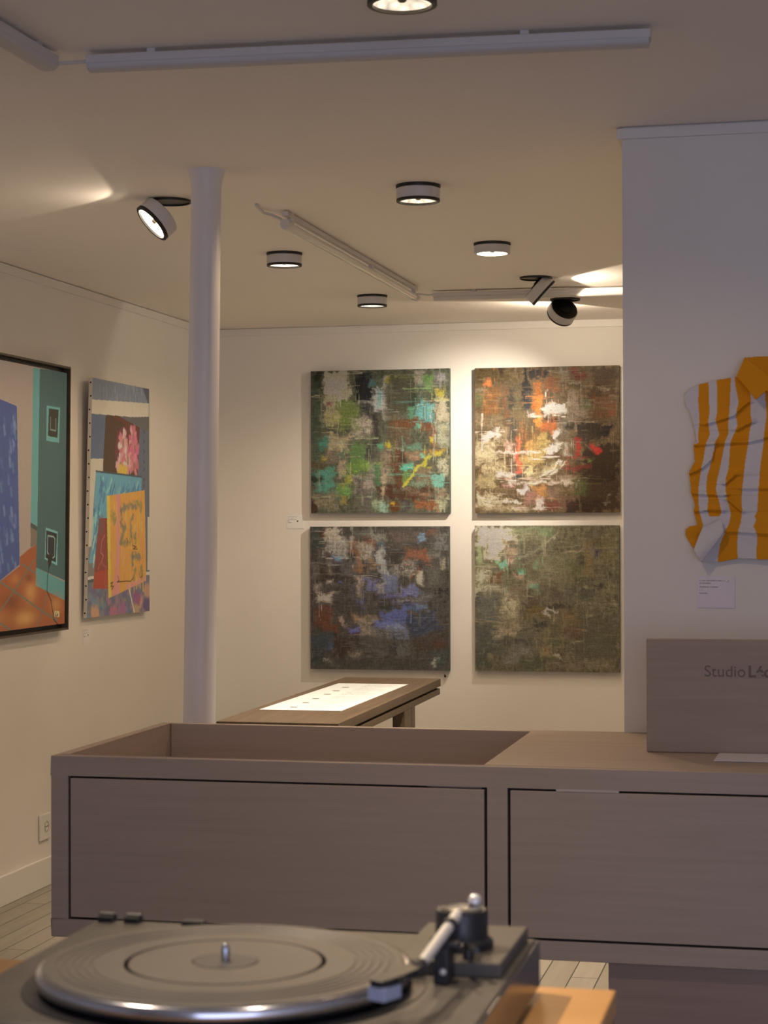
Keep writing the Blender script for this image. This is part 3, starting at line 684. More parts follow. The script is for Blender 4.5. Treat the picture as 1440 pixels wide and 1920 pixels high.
    ('p',[(820,616),(929,633),(926,767),(813,739)],(86,144,132)),('p',[(825,627),(922,641),(913,754),(822,734)],(46,48,44)),('l',[(850,724),(836,712),(839,648),(890,653),(903,661),(902,730),(886,736)],(134,154,144),0.0044),('p',[(836,721),(885,725),(869,764),(848,776)],(50,42,38)),('l',[(858,758),(839,806),(836,864),(873,902),(892,954),(898,976),(936,1000)],(40,42,38),0.0052),('p',[(906,944),
    (950,949),(949,972),(903,967)],(206,180,92)),('l',[(920,950),(911,963),(919,965)],(40,38,30),0.0031),('l',[(937,958),(926,961),(937,964),(924,966)],(40,38,30),0.0031)]
TACKED_OPS = [('p',[(-615,-211),(2422,-477),(2182,1391),(-426,1251)],(84,82,84)),('p',[(-18,0),(898,-7),(983,67),(-5,91)],(104,103,102)),('e',[(61,26),(68,55)],(112,110,106),0.01,0.7),('e',[(160,61),(166,87)],(88,88,90),0.01,0.7),('e',[(312,27),(317,43)],(124,120,112),0.01,0.7),('e',[(636,46),(641,75)],(136,130,120),0.01,0.7),('e',[(119,24),(125,49)],(124,120,112),0.01,0.7),('e',[(416,54),
    (422,78)],(136,130,120),0.01,0.7),('e',[(714,5),(719,26)],(124,120,112),0.01,0.7),('e',[(618,-5),(624,18)],(136,130,120),0.01,0.7),('e',[(531,4),(537,31)],(136,130,120),0.01,0.7),('e',[(376,18),(382,45)],(136,130,120),0.01,0.7),('e',[(624,46),(630,78)],(88,88,90),0.01,0.7),('e',[(232,23),(238,48)],(136,130,120),0.01,0.7),('e',[(321,50),(326,67)],(112,110,106),0.01,0.7),('e',[(708,-4),
    (714,23)],(136,130,120),0.01,0.7),('e',[(848,-4),(854,26)],(124,120,112),0.01,0.7),('e',[(462,18),(468,52)],(124,120,112),0.01,0.7),('e',[(671,27),(677,52)],(88,88,90),0.01,0.7),('e',[(534,13),(540,46)],(88,88,90),0.01,0.7),('e',[(194,32),(200,51)],(124,120,112),0.01,0.7),('e',[(760,6),(766,29)],(124,120,112),0.01,0.7),('e',[(305,36),(311,69)],(88,88,90),0.01,0.7),('e',[(86,33),
    (91,47)],(112,110,106),0.01,0.7),('e',[(674,-6),(679,12)],(136,130,120),0.01,0.7),('e',[(700,3),(705,38)],(124,120,112),0.01,0.7),('e',[(858,-12),(863,1)],(88,88,90),0.01,0.7),('e',[(446,28),(452,42)],(88,88,90),0.01,0.7),('e',[(571,31),(576,55)],(124,120,112),0.01,0.7),('e',[(589,-2),(594,22)],(136,130,120),0.01,0.7),('e',[(764,45),(769,70)],(88,88,90),0.01,0.7),('e',[(568,3),
    (573,29)],(124,120,112),0.01,0.7),('e',[(514,-3),(519,11)],(88,88,90),0.01,0.7),('e',[(467,22),(473,42)],(88,88,90),0.01,0.7),('e',[(827,-3),(832,19)],(112,110,106),0.01,0.7),('e',[(225,39),(231,56)],(112,110,106),0.01,0.7),('e',[(858,21),(863,34)],(136,130,120),0.01,0.7),('e',[(236,37),(242,62)],(112,110,106),0.01,0.7),('e',[(809,-2),(814,15)],(88,88,90),0.01,0.7),('e',[(728,31),
    (733,57)],(88,88,90),0.01,0.7),('e',[(243,52),(248,68)],(124,120,112),0.01,0.7),('e',[(739,36),(745,57)],(136,130,120),0.01,0.7),('p',[(870,-2),(1043,-5),(1042,67),(976,67)],(76,70,76)),('p',[(-11,153),(230,149),(202,332),(-7,338)],(80,83,92)),('p',[(230,147),(441,143),(822,181),(786,394),(194,386)],(74,52,35)),('p',[(323,146),(447,145),(822,184),(791,244),(611,184)],(92,50,36)),
    ('p',[(441,140),(1028,122),(1027,198),(822,181)],(86,78,70)),('p',[(-16,92),(992,66),(989,126),(696,139),(441,143),(-11,151)],(170,150,122)),('l',[(892,190),(911,197),(893,205)],(50,48,50),0.0065),('l',[(892,233),(911,239),(893,248)],(50,48,50),0.0065),('l',[(892,278),(911,285),(893,293)],(50,48,50),0.0065),('l',[(892,323),(911,330),(893,338)],(50,48,50),0.0065),('l',[(892,359),
    (911,365),(893,373)],(50,48,50),0.0065),('l',[(892,403),(911,410),(893,418)],(50,48,50),0.0065),('l',[(892,431),(911,438),(893,446)],(50,48,50),0.0065),('p',[(420,211),(538,180),(822,191),(786,387),(450,378),(389,303)],(96,48,46)),('e',[(541,267),(569,291)],(186,118,104),0.0339,0.95),('e',[(531,271),(541,314)],(178,104,96),0.047,0.95),('e',[(516,268),(486,293)],(166,86,86),0.0392,0.95),
    ('e',[(510,260),(463,270)],(204,150,138),0.0403,0.95),('e',[(512,252),(469,237)],(178,104,96),0.0387,0.95),('e',[(515,248),(484,224)],(170,92,92),0.0335,0.95),('e',[(533,244),(544,206)],(204,150,138),0.0341,0.95),('e',[(538,245),(564,213)],(192,128,116),0.0388,0.95),('e',[(546,254),(587,247)],(186,118,104),0.0349,0.95),('e',[(546,261),(590,270)],(186,118,104),0.048,0.95),('e',[(528,248),
    (529,267)],(120,92,66),0.0267,0.9),('e',[(715,239),(749,261)],(170,92,92),0.0287,0.95),('e',[(706,242),(714,273)],(178,104,96),0.0279,0.95),('e',[(699,242),(688,267)],(170,92,92),0.0359,0.95),('e',[(690,236),(643,250)],(186,118,104),0.0317,0.95),('e',[(689,231),(641,229)],(178,78,98),0.028,0.95),('e',[(695,222),(666,193)],(192,128,116),0.0371,0.95),('e',[(703,220),(700,189)],(178,78,98),0.0313,0.95),
    ('e',[(709,220),(727,186)],(166,86,86),0.0382,0.95),('e',[(717,225),(751,208)],(178,104,96),0.0332,0.95),('e',[(719,234),(766,242)],(178,78,98),0.0297,0.95),('e',[(704,223),(704,239)],(120,92,66),0.0267,0.9),('e',[(627,343),(661,371)],(192,128,116),0.0389,0.95),('e',[(614,346),(614,383)],(186,110,104),0.0438,0.95),('e',[(603,344),(565,380)],(186,110,104),0.0443,0.95),('e',[(596,335),
    (546,343)],(204,150,138),0.0451,0.95),('e',[(596,330),(549,323)],(166,86,86),0.0375,0.95),('e',[(605,321),(580,287)],(204,150,138),0.0486,0.95),('e',[(615,319),(617,279)],(166,86,86),0.0485,0.95),('e',[(628,323),(672,294)],(186,118,104),0.0431,0.95),('e',[(633,330),(695,322)],(178,104,96),0.0449,0.95),('e',[(632,338),(674,351)],(192,128,116),0.0442,0.95),('e',[(614,323),(615,342)],(120,92,66),0.0267,0.9),
    ('e',[(733,359),(757,389)],(178,104,96),0.0365,0.95),('e',[(709,355),(662,375)],(170,92,92),0.0381,0.95),('e',[(707,347),(669,343)],(178,104,96),0.0305,0.95),('e',[(711,340),(672,316)],(166,86,86),0.0332,0.95),('e',[(725,336),(728,307)],(192,128,116),0.0323,0.95),('e',[(732,337),(756,300)],(192,128,116),0.0412,0.95),('e',[(739,342),(773,329)],(170,92,92),0.0346,0.95),('e',[(741,350),
    (787,354)],(166,86,86),0.04,0.95),('e',[(724,340),(724,357)],(120,92,66),0.0267,0.9),('e',[(744,289),(766,317)],(178,78,98),0.0398,0.95),('e',[(735,291),(736,322)],(178,104,96),0.0421,0.95),('e',[(727,289),(702,323)],(170,92,92),0.031,0.95),('e',[(719,282),(682,291)],(178,78,98),0.0355,0.95),('e',[(718,277),(663,275)],(178,78,98),0.0401,0.95),('e',[(722,270),(692,251)],(170,92,92),0.0399,0.95),
    ('e',[(734,266),(729,226)],(178,78,98),0.0316,0.95),('e',[(743,266),(760,238)],(170,92,92),0.0375,0.95),('e',[(752,275),(799,267)],(170,92,92),0.0352,0.95),('e',[(752,281),(793,289)],(178,78,98),0.0335,0.95),('e',[(735,269),(735,287)],(120,92,66),0.0267,0.9),('e',[(494,363),(520,382)],(204,150,138),0.0337,0.95),('e',[(485,366),(485,393)],(204,150,138),0.0368,0.95),('e',[(471,360),
    (436,371)],(192,128,116),0.0283,0.95),('e',[(470,355),(424,355)],(192,128,116),0.0377,0.95),('e',[(474,348),(451,330)],(186,118,104),0.0271,0.95),('e',[(482,345),(474,313)],(204,150,138),0.0333,0.95),('e',[(490,345),(506,313)],(186,110,104),0.0362,0.95),('e',[(496,349),(526,332)],(170,92,92),0.0301,0.95),('e',[(498,358),(529,365)],(170,92,92),0.0312,0.95),('e',[(484,348),(485,363)],(120,92,66),0.0267,0.9),
    ('e',[(485,385),(562,382)],(176,136,40),0.0835,1),('p',[(-18,338),(202,333),(200,388),(89,390),(62,534),(55,702),(-55,710)],(164,146,118)),('p',[(-56,707),(59,702),(94,770),(99,830),(-45,830)],(106,96,80)),('p',[(89,389),(861,400),(842,523),(270,583),(149,586),(94,772),(7,771),(46,702)],(80,124,128)),('l',[(89,388),(462,393),(861,399)],(62,64,66),0.0101),('e',[(684,486),(673,524)],(112,152,152),0.0178,0.8),
    ('e',[(713,464),(681,509)],(112,152,152),0.0178,0.8),('e',[(348,418),(317,455)],(96,140,142),0.0178,0.8),('e',[(781,449),(770,490)],(58,84,116),0.0178,0.8),('e',[(476,496),(457,521)],(58,94,108),0.0178,0.8),('e',[(682,463),(650,483)],(66,106,120),0.0178,0.8),('e',[(641,502),(649,532)],(96,140,142),0.0178,0.8),('e',[(604,461),(573,499)],(58,94,108),0.0178,0.8),('e',[(537,476),
    (500,507)],(112,152,152),0.0178,0.8),('e',[(589,463),(544,486)],(112,152,152),0.0178,0.8),('e',[(394,432),(376,468)],(66,106,120),0.0178,0.8),('e',[(387,449),(355,484)],(58,84,116),0.0178,0.8),('e',[(166,507),(136,546)],(58,94,108),0.0178,0.8),('e',[(486,449),(485,494)],(58,94,108),0.0178,0.8),('e',[(208,418),(206,446)],(66,106,120),0.0178,0.8),('e',[(293,459),(271,475)],(112,152,152),0.0178,0.8),
    ('e',[(218,456),(189,476)],(96,140,142),0.0178,0.8),('e',[(485,452),(473,492)],(112,152,152),0.0178,0.8),('e',[(226,478),(213,516)],(58,94,108),0.0178,0.8),('e',[(461,485),(449,528)],(66,106,120),0.0178,0.8),('e',[(552,436),(551,465)],(66,106,120),0.0178,0.8),('e',[(467,512),(474,528)],(112,152,152),0.0178,0.8),('e',[(767,506),(769,530)],(96,140,142),0.0178,0.8),('e',[(766,493),
    (771,528)],(66,106,120),0.0178,0.8),('e',[(495,503),(502,531)],(58,94,108),0.0178,0.8),('e',[(731,442),(699,469)],(58,84,116),0.0178,0.8),('e',[(542,458),(512,477)],(58,84,116),0.0178,0.8),('e',[(196,465),(186,492)],(58,94,108),0.0178,0.8),('e',[(803,459),(783,494)],(58,84,116),0.0178,0.8),('e',[(736,434),(739,466)],(66,106,120),0.0178,0.8),('e',[(711,499),(704,516)],(58,84,116),0.0178,0.8),
    ('e',[(535,487),(520,508)],(58,84,116),0.0178,0.8),('e',[(756,454),(740,494)],(66,106,120),0.0178,0.8),('e',[(170,496),(154,526)],(66,106,120),0.0178,0.8),('e',[(219,438),(197,455)],(66,106,120),0.0178,0.8),('e',[(781,458),(760,494)],(58,84,116),0.0178,0.8),('e',[(241,488),(211,514)],(66,106,120),0.0178,0.8),('e',[(671,488),(677,511)],(112,152,152),0.0178,0.8),('e',[(259,424),
    (243,444)],(66,106,120),0.0178,0.8),('e',[(795,422),(766,448)],(112,152,152),0.0178,0.8),('e',[(179,467),(162,486)],(66,106,120),0.0178,0.8),('e',[(639,426),(622,445)],(96,140,142),0.0178,0.8),('e',[(585,465),(579,486)],(66,106,120),0.0178,0.8),('e',[(404,500),(367,532)],(66,106,120),0.0178,0.8),('e',[(442,494),(438,534)],(112,152,152),0.0178,0.8),('e',[(773,440),(785,469)],(96,140,142),0.0178,0.8),
    ('e',[(210,416),(177,448)],(112,152,152),0.0178,0.8),('e',[(534,449),(518,472)],(66,106,120),0.0178,0.8),('e',[(602,504),(604,545)],(58,94,108),0.0178,0.8),('e',[(360,515),(326,533)],(66,106,120),0.0178,0.8),('e',[(627,437),(590,455)],(66,106,120),0.0178,0.8),('e',[(186,427),(152,472)],(58,94,108),0.0178,0.8),('e',[(243,441),(249,457)],(66,106,120),0.0178,0.8),('e',[(337,442),
    (321,480)],(58,94,108),0.0178,0.8),('e',[(467,512),(457,556)],(66,106,120),0.0178,0.8),('e',[(162,413),(175,447)],(58,94,108),0.0178,0.8),('e',[(705,452),(700,487)],(58,94,108),0.0178,0.8),('e',[(631,490),(632,519)],(58,94,108),0.0178,0.8),('e',[(454,462),(436,503)],(96,140,142),0.0178,0.8),('e',[(341,419),(309,454)],(112,152,152),0.0178,0.8),('e',[(392,444),(397,469)],(58,94,108),0.0178,0.8),
    ('e',[(311,515),(280,542)],(66,106,120),0.0178,0.8),('e',[(195,435),(176,471)],(58,84,116),0.0178,0.8),('e',[(637,460),(600,479)],(58,94,108),0.0178,0.8),('e',[(628,501),(605,519)],(112,152,152),0.0178,0.8),('e',[(512,512),(510,532)],(58,94,108),0.0178,0.8),('e',[(307,491),(278,515)],(58,84,116),0.0178,0.8),('e',[(615,494),(622,535)],(96,140,142),0.0178,0.8),('e',[(391,461),(364,502)],(96,140,142),0.0178,0.8),
    ('e',[(806,439),(780,469)],(58,84,116),0.0178,0.8),('e',[(145,623),(132,649)],(66,106,120),0.0168,0.85),('e',[(93,749),(81,786)],(112,152,152),0.0168,0.85),('e',[(87,686),(75,717)],(150,180,172),0.0168,0.85),('e',[(100,535),(87,560)],(66,106,120),0.0168,0.85),('e',[(170,558),(156,579)],(112,152,152),0.0168,0.85),('e',[(87,652),(76,694)],(58,94,108),0.0168,0.85),('e',[(95,659),
    (82,693)],(150,180,172),0.0168,0.85),('e',[(69,633),(56,667)],(112,152,152),0.0168,0.85),('e',[(114,694),(102,736)],(58,94,108),0.0168,0.85),('e',[(75,547),(64,588)],(58,94,108),0.0168,0.85),('e',[(135,620),(121,643)],(112,152,152),0.0168,0.85),('e',[(96,746),(83,770)],(150,180,172),0.0168,0.85),('e',[(153,568),(140,596)],(112,152,152),0.0168,0.85),('e',[(95,724),(82,746)],(112,152,152),0.0168,0.85),
    ('e',[(159,576),(146,598)],(58,94,108),0.0168,0.85),('e',[(102,565),(90,602)],(112,152,152),0.0168,0.85),('e',[(151,545),(139,585)],(58,94,108),0.0168,0.85),('e',[(97,711),(85,740)],(112,152,152),0.0168,0.85),('e',[(96,684),(85,726)],(66,106,120),0.0168,0.85),('e',[(94,739),(82,766)],(150,180,172),0.0168,0.85),('e',[(122,601),(110,641)],(58,94,108),0.0168,0.85),('e',[(86,698),
    (74,736)],(66,106,120),0.0168,0.85),('e',[(70,583),(58,617)],(112,152,152),0.0168,0.85),('e',[(113,573),(101,613)],(112,152,152),0.0168,0.85),('e',[(74,598),(61,622)],(112,152,152),0.0168,0.85),('e',[(82,684),(69,710)],(150,180,172),0.0168,0.85),('p',[(-45,830),(89,825),(90,838),(-44,842)],(174,158,134)),('p',[(-44,842),(90,839),(84,857),(-43,856)],(74,70,62)),('p',[(965,576),
    (1112,575),(1107,816),(961,814)],(168,148,122)),('p',[(-66,855),(1107,833),(1102,1092),(-48,1054)],(94,88,88)),('p',[(921,822),(1107,822),(1107,835),(921,835)],(174,154,128)),('e',[(721,882),(747,886)],(86,106,106),0.0387,0.7),('e',[(485,985),(479,995)],(140,92,92),0.0387,0.7),('e',[(191,899),(163,909)],(88,80,90),0.0387,0.7),('e',[(641,878),(658,890)],(98,80,98),0.0387,0.7),
    ('e',[(539,942),(576,948)],(140,92,92),0.0387,0.7),('e',[(842,948),(833,960)],(98,80,98),0.0387,0.7),('e',[(716,1000),(696,1010)],(120,90,100),0.0387,0.7),('e',[(539,872),(562,884)],(88,80,90),0.0387,0.7),('e',[(221,928),(227,939)],(140,92,92),0.0387,0.7),('e',[(948,1009),(951,1014)],(120,90,100),0.0387,0.7),('e',[(619,974),(649,983)],(86,106,106),0.0387,0.7),('e',[(302,926),
    (323,939)],(140,92,92),0.0387,0.7),('e',[(675,887),(667,894)],(84,84,96),0.0387,0.7),('e',[(961,896),(927,902)],(98,80,98),0.0387,0.7),('e',[(50,904),(49,915)],(112,104,96),0.0387,0.7),('e',[(161,935),(137,945)],(112,104,96),0.0387,0.7),('e',[(979,964),(1003,973)],(84,84,96),0.0387,0.7),('e',[(930,1006),(963,1017)],(120,90,100),0.0387,0.7),('e',[(487,968),(498,979)],(112,104,96),0.0387,0.7),
    ('e',[(783,958),(750,965)],(88,80,90),0.0387,0.7),('e',[(559,956),(593,960)],(120,90,100),0.0387,0.7),('e',[(882,937),(899,945)],(112,104,96),0.0387,0.7),('e',[(724,990),(745,999)],(112,104,96),0.0387,0.7),('e',[(506,946),(544,958)],(112,104,96),0.0387,0.7),('e',[(500,875),(526,879)],(88,80,90),0.0387,0.7),('e',[(275,970),(286,978)],(120,90,100),0.0387,0.7),('e',[(503,920),(537,928)],(106,102,80),0.0387,0.7),
    ('e',[(104,862),(81,868)],(106,102,80),0.0387,0.7),('e',[(117,929),(144,935)],(84,84,96),0.0387,0.7),('e',[(960,949),(971,962)],(106,102,80),0.0387,0.7),('e',[(539,888),(502,891)],(88,80,90),0.0387,0.7),('e',[(214,978),(228,989)],(88,80,90),0.0387,0.7),('e',[(114,881),(102,886)],(98,80,98),0.0387,0.7),('e',[(464,923),(479,931)],(88,80,90),0.0387,0.7),('e',[(614,886),(594,891)],(88,80,90),0.0387,0.7),
    ('e',[(71,941),(94,945)],(86,106,106),0.0387,0.7),('e',[(39,944),(60,954)],(84,84,96),0.0387,0.7),('e',[(935,967),(946,976)],(140,92,92),0.0387,0.7),('e',[(466,919),(501,932)],(88,80,90),0.0387,0.7),('e',[(241,988),(208,991)],(112,104,96),0.0387,0.7),('e',[(854,983),(877,987)],(140,92,92),0.0387,0.7),('e',[(300,976),(278,980)],(98,80,98),0.0387,0.7),('e',[(457,967),(421,978)],(84,84,96),0.0387,0.7),
    ('e',[(392,948),(387,958)],(98,80,98),0.0387,0.7),('e',[(940,882),(909,894)],(112,104,96),0.0387,0.7),('e',[(474,932),(503,940)],(120,90,100),0.0387,0.7),('e',[(130,930),(108,933)],(86,106,106),0.0387,0.7),('e',[(830,882),(831,890)],(86,106,106),0.0387,0.7),('e',[(345,980),(380,987)],(140,92,92),0.0387,0.7),('e',[(640,969),(651,975)],(84,84,96),0.0387,0.7),('e',[(232,899),(238,903)],(106,102,80),0.0387,0.7),
    ('e',[(552,920),(572,930)],(84,84,96),0.0387,0.7),('e',[(800,875),(774,880)],(140,92,92),0.0387,0.7),('e',[(566,877),(536,887)],(98,80,98),0.0387,0.7),('e',[(838,1002),(860,1014)],(106,102,80),0.0387,0.7),('e',[(8,903),(-8,910)],(86,106,106),0.0387,0.7),('e',[(909,893),(949,899)],(88,80,90),0.0387,0.7),('e',[(67,967),(66,977)],(84,84,96),0.0387,0.7),('e',[(685,965),(683,973)],(140,92,92),0.0387,0.7),
    ('e',[(224,937),(222,944)],(86,106,106),0.0387,0.7),('e',[(561,918),(553,921)],(112,104,96),0.0387,0.7),('e',[(802,939),(790,952)],(140,92,92),0.0387,0.7),('e',[(156,880),(179,883)],(86,106,106),0.0387,0.7),('e',[(832,967),(802,976)],(120,90,100),0.0387,0.7),('e',[(290,932),(277,936)],(88,80,90),0.0387,0.7),('e',[(590,942),(554,949)],(106,102,80),0.0387,0.7),('e',[(642,902),(677,913)],(140,92,92),0.0387,0.7),
    ('e',[(546,994),(525,999)],(86,106,106),0.0387,0.7),('e',[(579,962),(598,972)],(88,80,90),0.0387,0.7),('e',[(517,943),(525,951)],(88,80,90),0.0387,0.7),('e',[(313,916),(305,920)],(140,92,92),0.0387,0.7),('e',[(728,862),(763,872)],(88,80,90),0.0387,0.7),('e',[(973,918),(1015,925)],(88,80,90),0.0387,0.7),('e',[(532,901),(543,905)],(140,92,92),0.0387,0.7),('e',[(632,888),(597,891)],(88,80,90),0.0387,0.7),
    ('e',[(749,984),(731,989)],(106,102,80),0.0387,0.7),('e',[(263,885),(283,889)],(98,80,98),0.0387,0.7),('e',[(145,990),(165,1000)],(112,104,96),0.0387,0.7),('e',[(394,937),(381,941)],(84,84,96),0.0387,0.7),('e',[(866,982),(830,992)],(84,84,96),0.0387,0.7),('e',[(274,871),(270,877)],(106,102,80),0.0387,0.7),('e',[(49,962),(46,967)],(120,90,100),0.0387,0.7),('e',[(959,959),(974,965)],(88,80,90),0.0387,0.7),
    ('e',[(315,881),(341,890)],(112,104,96),0.0387,0.7),('e',[(865,925),(842,934)],(120,90,100),0.0387,0.7),('e',[(461,982),(457,989)],(88,80,90),0.0387,0.7),('e',[(465,900),(488,908)],(88,80,90),0.0387,0.7),('e',[(44,911),(25,919)],(112,104,96),0.0387,0.7),('e',[(429,962),(414,967)],(106,102,80),0.0387,0.7),('e',[(264,953),(247,956)],(86,106,106),0.0387,0.7),('e',[(108,976),(111,980)],(84,84,96),0.0387,0.7),
    ('e',[(989,990),(1005,1001)],(106,102,80),0.0387,0.7),('e',[(204,938),(225,943)],(106,102,80),0.0387,0.7),('e',[(164,865),(139,874)],(140,92,92),0.0387,0.7),('e',[(349,941),(332,944)],(140,92,92),0.0387,0.7),('e',[(211,902),(218,913)],(112,104,96),0.0387,0.7),('e',[(67,918),(87,930)],(86,106,106),0.0387,0.7),('e',[(539,903),(540,913)],(98,80,98),0.0387,0.7),('e',[(153,926),(148,933)],(120,90,100),0.0387,0.7),
    ('e',[(351,862),(353,872)],(84,84,96),0.0387,0.7),('e',[(593,903),(564,912)],(98,80,98),0.0387,0.7),('e',[(683,995),(721,1003)],(88,80,90),0.0387,0.7),('e',[(555,856),(573,860)],(84,84,96),0.0387,0.7),('e',[(333,975),(305,978)],(88,80,90),0.0387,0.7),('e',[(165,933),(137,942)],(112,104,96),0.0387,0.7),('e',[(597,958),(605,966)],(98,80,98),0.0387,0.7),('e',[(27,985),(49,995)],(86,106,106),0.0387,0.7),
    ('e',[(57,886),(65,892)],(98,80,98),0.0387,0.7),('e',[(387,869),(397,880)],(88,80,90),0.0387,0.7),('e',[(37,978),(52,982)],(98,80,98),0.0387,0.7),('e',[(530,963),(568,968)],(88,80,90),0.0387,0.7),('e',[(476,906),(442,911)],(112,104,96),0.0387,0.7),('e',[(447,934),(458,941)],(140,92,92),0.0387,0.7),('e',[(702,856),(714,859)],(140,92,92),0.0387,0.7),('e',[(917,987),(900,999)],(140,92,92),0.0387,0.7),
    ('e',[(715,868),(709,877)],(84,84,96),0.0387,0.7),('e',[(995,878),(991,890)],(140,92,92),0.0387,0.7),('e',[(575,968),(588,978)],(84,84,96),0.0387,0.7),('e',[(579,876),(562,887)],(86,106,106),0.0387,0.7),('e',[(611,977),(599,981)],(86,106,106),0.0387,0.7),('e',[(769,992),(759,1002)],(112,104,96),0.0387,0.7),('e',[(679,857),(660,868)],(112,104,96),0.0387,0.7),('e',[(560,911),(557,916)],(88,80,90),0.0387,0.7),
    ('e',[(873,943),(864,953)],(140,92,92),0.0387,0.7),('e',[(400,890),(438,899)],(140,92,92),0.0387,0.7),('e',[(174,954),(179,958)],(86,106,106),0.0387,0.7),('e',[(52,961),(32,973)],(106,102,80),0.0387,0.7),('e',[(217,894),(212,904)],(88,80,90),0.0387,0.7),('e',[(677,910),(699,914)],(84,84,96),0.0387,0.7),('e',[(710,921),(713,929)],(120,90,100),0.0387,0.7),('e',[(100,980),(144,983)],(172,118,78),0.0775,0.85),
    ('e',[(787,949),(836,952)],(170,110,84),0.0775,0.85),('e',[(938,905),(988,909)],(168,118,84),0.0775,0.85),('e',[(746,977),(795,981)],(150,118,72),0.0775,0.85),('e',[(383,984),(428,988)],(150,84,92),0.0775,0.85),('e',[(522,973),(569,977)],(140,80,96),0.0775,0.85),('e',[(759,933),(808,937)],(120,62,92),0.0775,0.85),('e',[(924,968),(974,972)],(82,62,86),0.0775,0.85),('p',[(149,585),
    (295,582),(322,884),(84,879)],(122,56,42)),('p',[(97,811),(310,801),(320,884),(88,879)],(146,58,36)),('e',[(182,610),(183,623)],(92,72,66),0.0904,0.6),('l',[(248,656),(200,683),(190,729),(228,742),(205,767),(169,780),(158,799)],(160,110,92),0.005),('l',[(169,780),(205,771),(257,790),(275,787),(266,839),(255,867),(299,878)],(140,74,56),0.0084),('p',[(267,489),(914,457),(941,861),
    (321,925)],(192,120,42)),('p',[(267,489),(316,487),(364,919),(321,925)],(206,146,40)),('p',[(415,481),(491,478),(489,907),(367,920),(388,879),(440,749)],(188,108,92)),('p',[(608,870),(941,841),(941,861),(609,894)],(188,112,96)),('e',[(805,611),(806,696)],(178,110,46),0.0207,0.6),('e',[(866,604),(866,636)],(204,142,52),0.0207,0.6),('e',[(435,519),(438,591)],(200,134,42),0.0207,0.6),
    ('e',[(702,534),(704,607)],(186,108,50),0.0207,0.6),('e',[(660,694),(662,761)],(178,110,46),0.0207,0.6),('e',[(800,685),(800,724)],(200,134,42),0.0207,0.6),('e',[(731,729),(732,814)],(200,134,42),0.0207,0.6),('e',[(695,778),(696,843)],(190,112,70),0.0207,0.6),('e',[(835,834),(835,887)],(200,134,42),0.0207,0.6),('e',[(538,652),(539,685)],(204,142,52),0.0207,0.6),('e',[(891,593),
    (891,623)],(178,110,46),0.0207,0.6),('e',[(855,820),(855,855)],(186,108,50),0.0207,0.6),('e',[(392,532),(395,600)],(204,142,52),0.0207,0.6),('e',[(390,638),(392,674)],(178,110,46),0.0207,0.6),('e',[(682,573),(683,645)],(200,134,42),0.0207,0.6),('e',[(488,789),(489,819)],(178,110,46),0.0207,0.6),('e',[(861,720),(861,751)],(190,112,70),0.0207,0.6),('e',[(469,557),(472,645)],(178,110,46),0.0207,0.6),
    ('e',[(348,558),(350,601)],(200,134,42),0.0207,0.6),('e',[(744,695),(745,745)],(178,110,46),0.0207,0.6),('e',[(343,724),(345,753)],(190,112,70),0.0207,0.6),('e',[(347,832),(350,876)],(190,112,70),0.0207,0.6),('e',[(678,660),(679,710)],(204,142,52),0.0207,0.6),('e',[(739,616),(740,696)],(204,142,52),0.0207,0.6),('e',[(828,743),(828,779)],(178,110,46),0.0207,0.6),('e',[(536,718),
    (538,786)],(190,112,70),0.0207,0.6),('e',[(514,719),(516,777)],(186,108,50),0.0207,0.6),('e',[(655,614),(656,645)],(186,108,50),0.0207,0.6),('e',[(510,842),(511,871)],(186,108,50),0.0207,0.6),('e',[(618,641),(619,672)],(178,110,46),0.0207,0.6),('e',[(885,851),(885,899)],(200,134,42),0.0207,0.6),('e',[(595,577),(597,644)],(186,108,50),0.0207,0.6),('e',[(568,532),(569,581)],(178,110,46),0.0207,0.6),
    ('e',[(671,531),(672,605)],(204,142,52),0.0207,0.6),('e',[(784,567),(785,644)],(200,134,42),0.0207,0.6),('e',[(815,798),(815,837)],(186,108,50),0.0207,0.6),('e',[(558,750),(559,785)],(204,142,52),0.0207,0.6),('e',[(572,741),(574,795)],(190,112,70),0.0207,0.6),('e',[(567,821),(568,849)],(178,110,46),0.0207,0.6),('e',[(594,536),(596,619)],(204,142,52),0.0207,0.6),('e',[(544,700),
    (546,748)],(190,112,70),0.0207,0.6),('e',[(337,607),(339,642)],(204,142,52),0.0207,0.6),('e',[(775,848),(775,890)],(204,142,52),0.0207,0.6),('e',[(492,507),(494,559)],(178,110,46),0.0207,0.6),('e',[(888,691),(888,780)],(186,108,50),0.0207,0.6),('e',[(799,819),(800,878)],(190,112,70),0.0207,0.6),('e',[(620,728),(621,779)],(190,112,70),0.0207,0.6),('e',[(400,739),(402,776)],(190,112,70),0.0207,0.6),
    ('e',[(348,843),(350,880)],(200,134,42),0.0207,0.6),('e',[(823,547),(824,625)],(204,142,52),0.0207,0.6),('e',[(590,619),(591,652)],(204,142,52),0.0207,0.6),('e',[(580,528),(581,586)],(204,142,52),0.0207,0.6),('e',[(733,851),(734,907)],(178,110,46),0.0207,0.6),('e',[(859,665),(859,712)],(186,108,50),0.0207,0.6),('e',[(342,548),(346,632)],(186,108,50),0.0207,0.6),('e',[(891,849),
    (891,905)],(178,110,46),0.0207,0.6),('e',[(667,832),(669,908)],(200,134,42),0.0207,0.6),('e',[(520,633),(521,664)],(200,134,42),0.0207,0.6),('e',[(521,696),(523,755)],(200,134,42),0.0207,0.6),('e',[(423,803),(427,880)],(186,108,50),0.0207,0.6),('b',[(511,549),(545,535),(681,526),(765,532)],(96,90,72),0.0352,0.8),('b',[(511,549),(509,611),(577,630),(522,659),(512,689)],(96,90,72),0.0336,0.8),
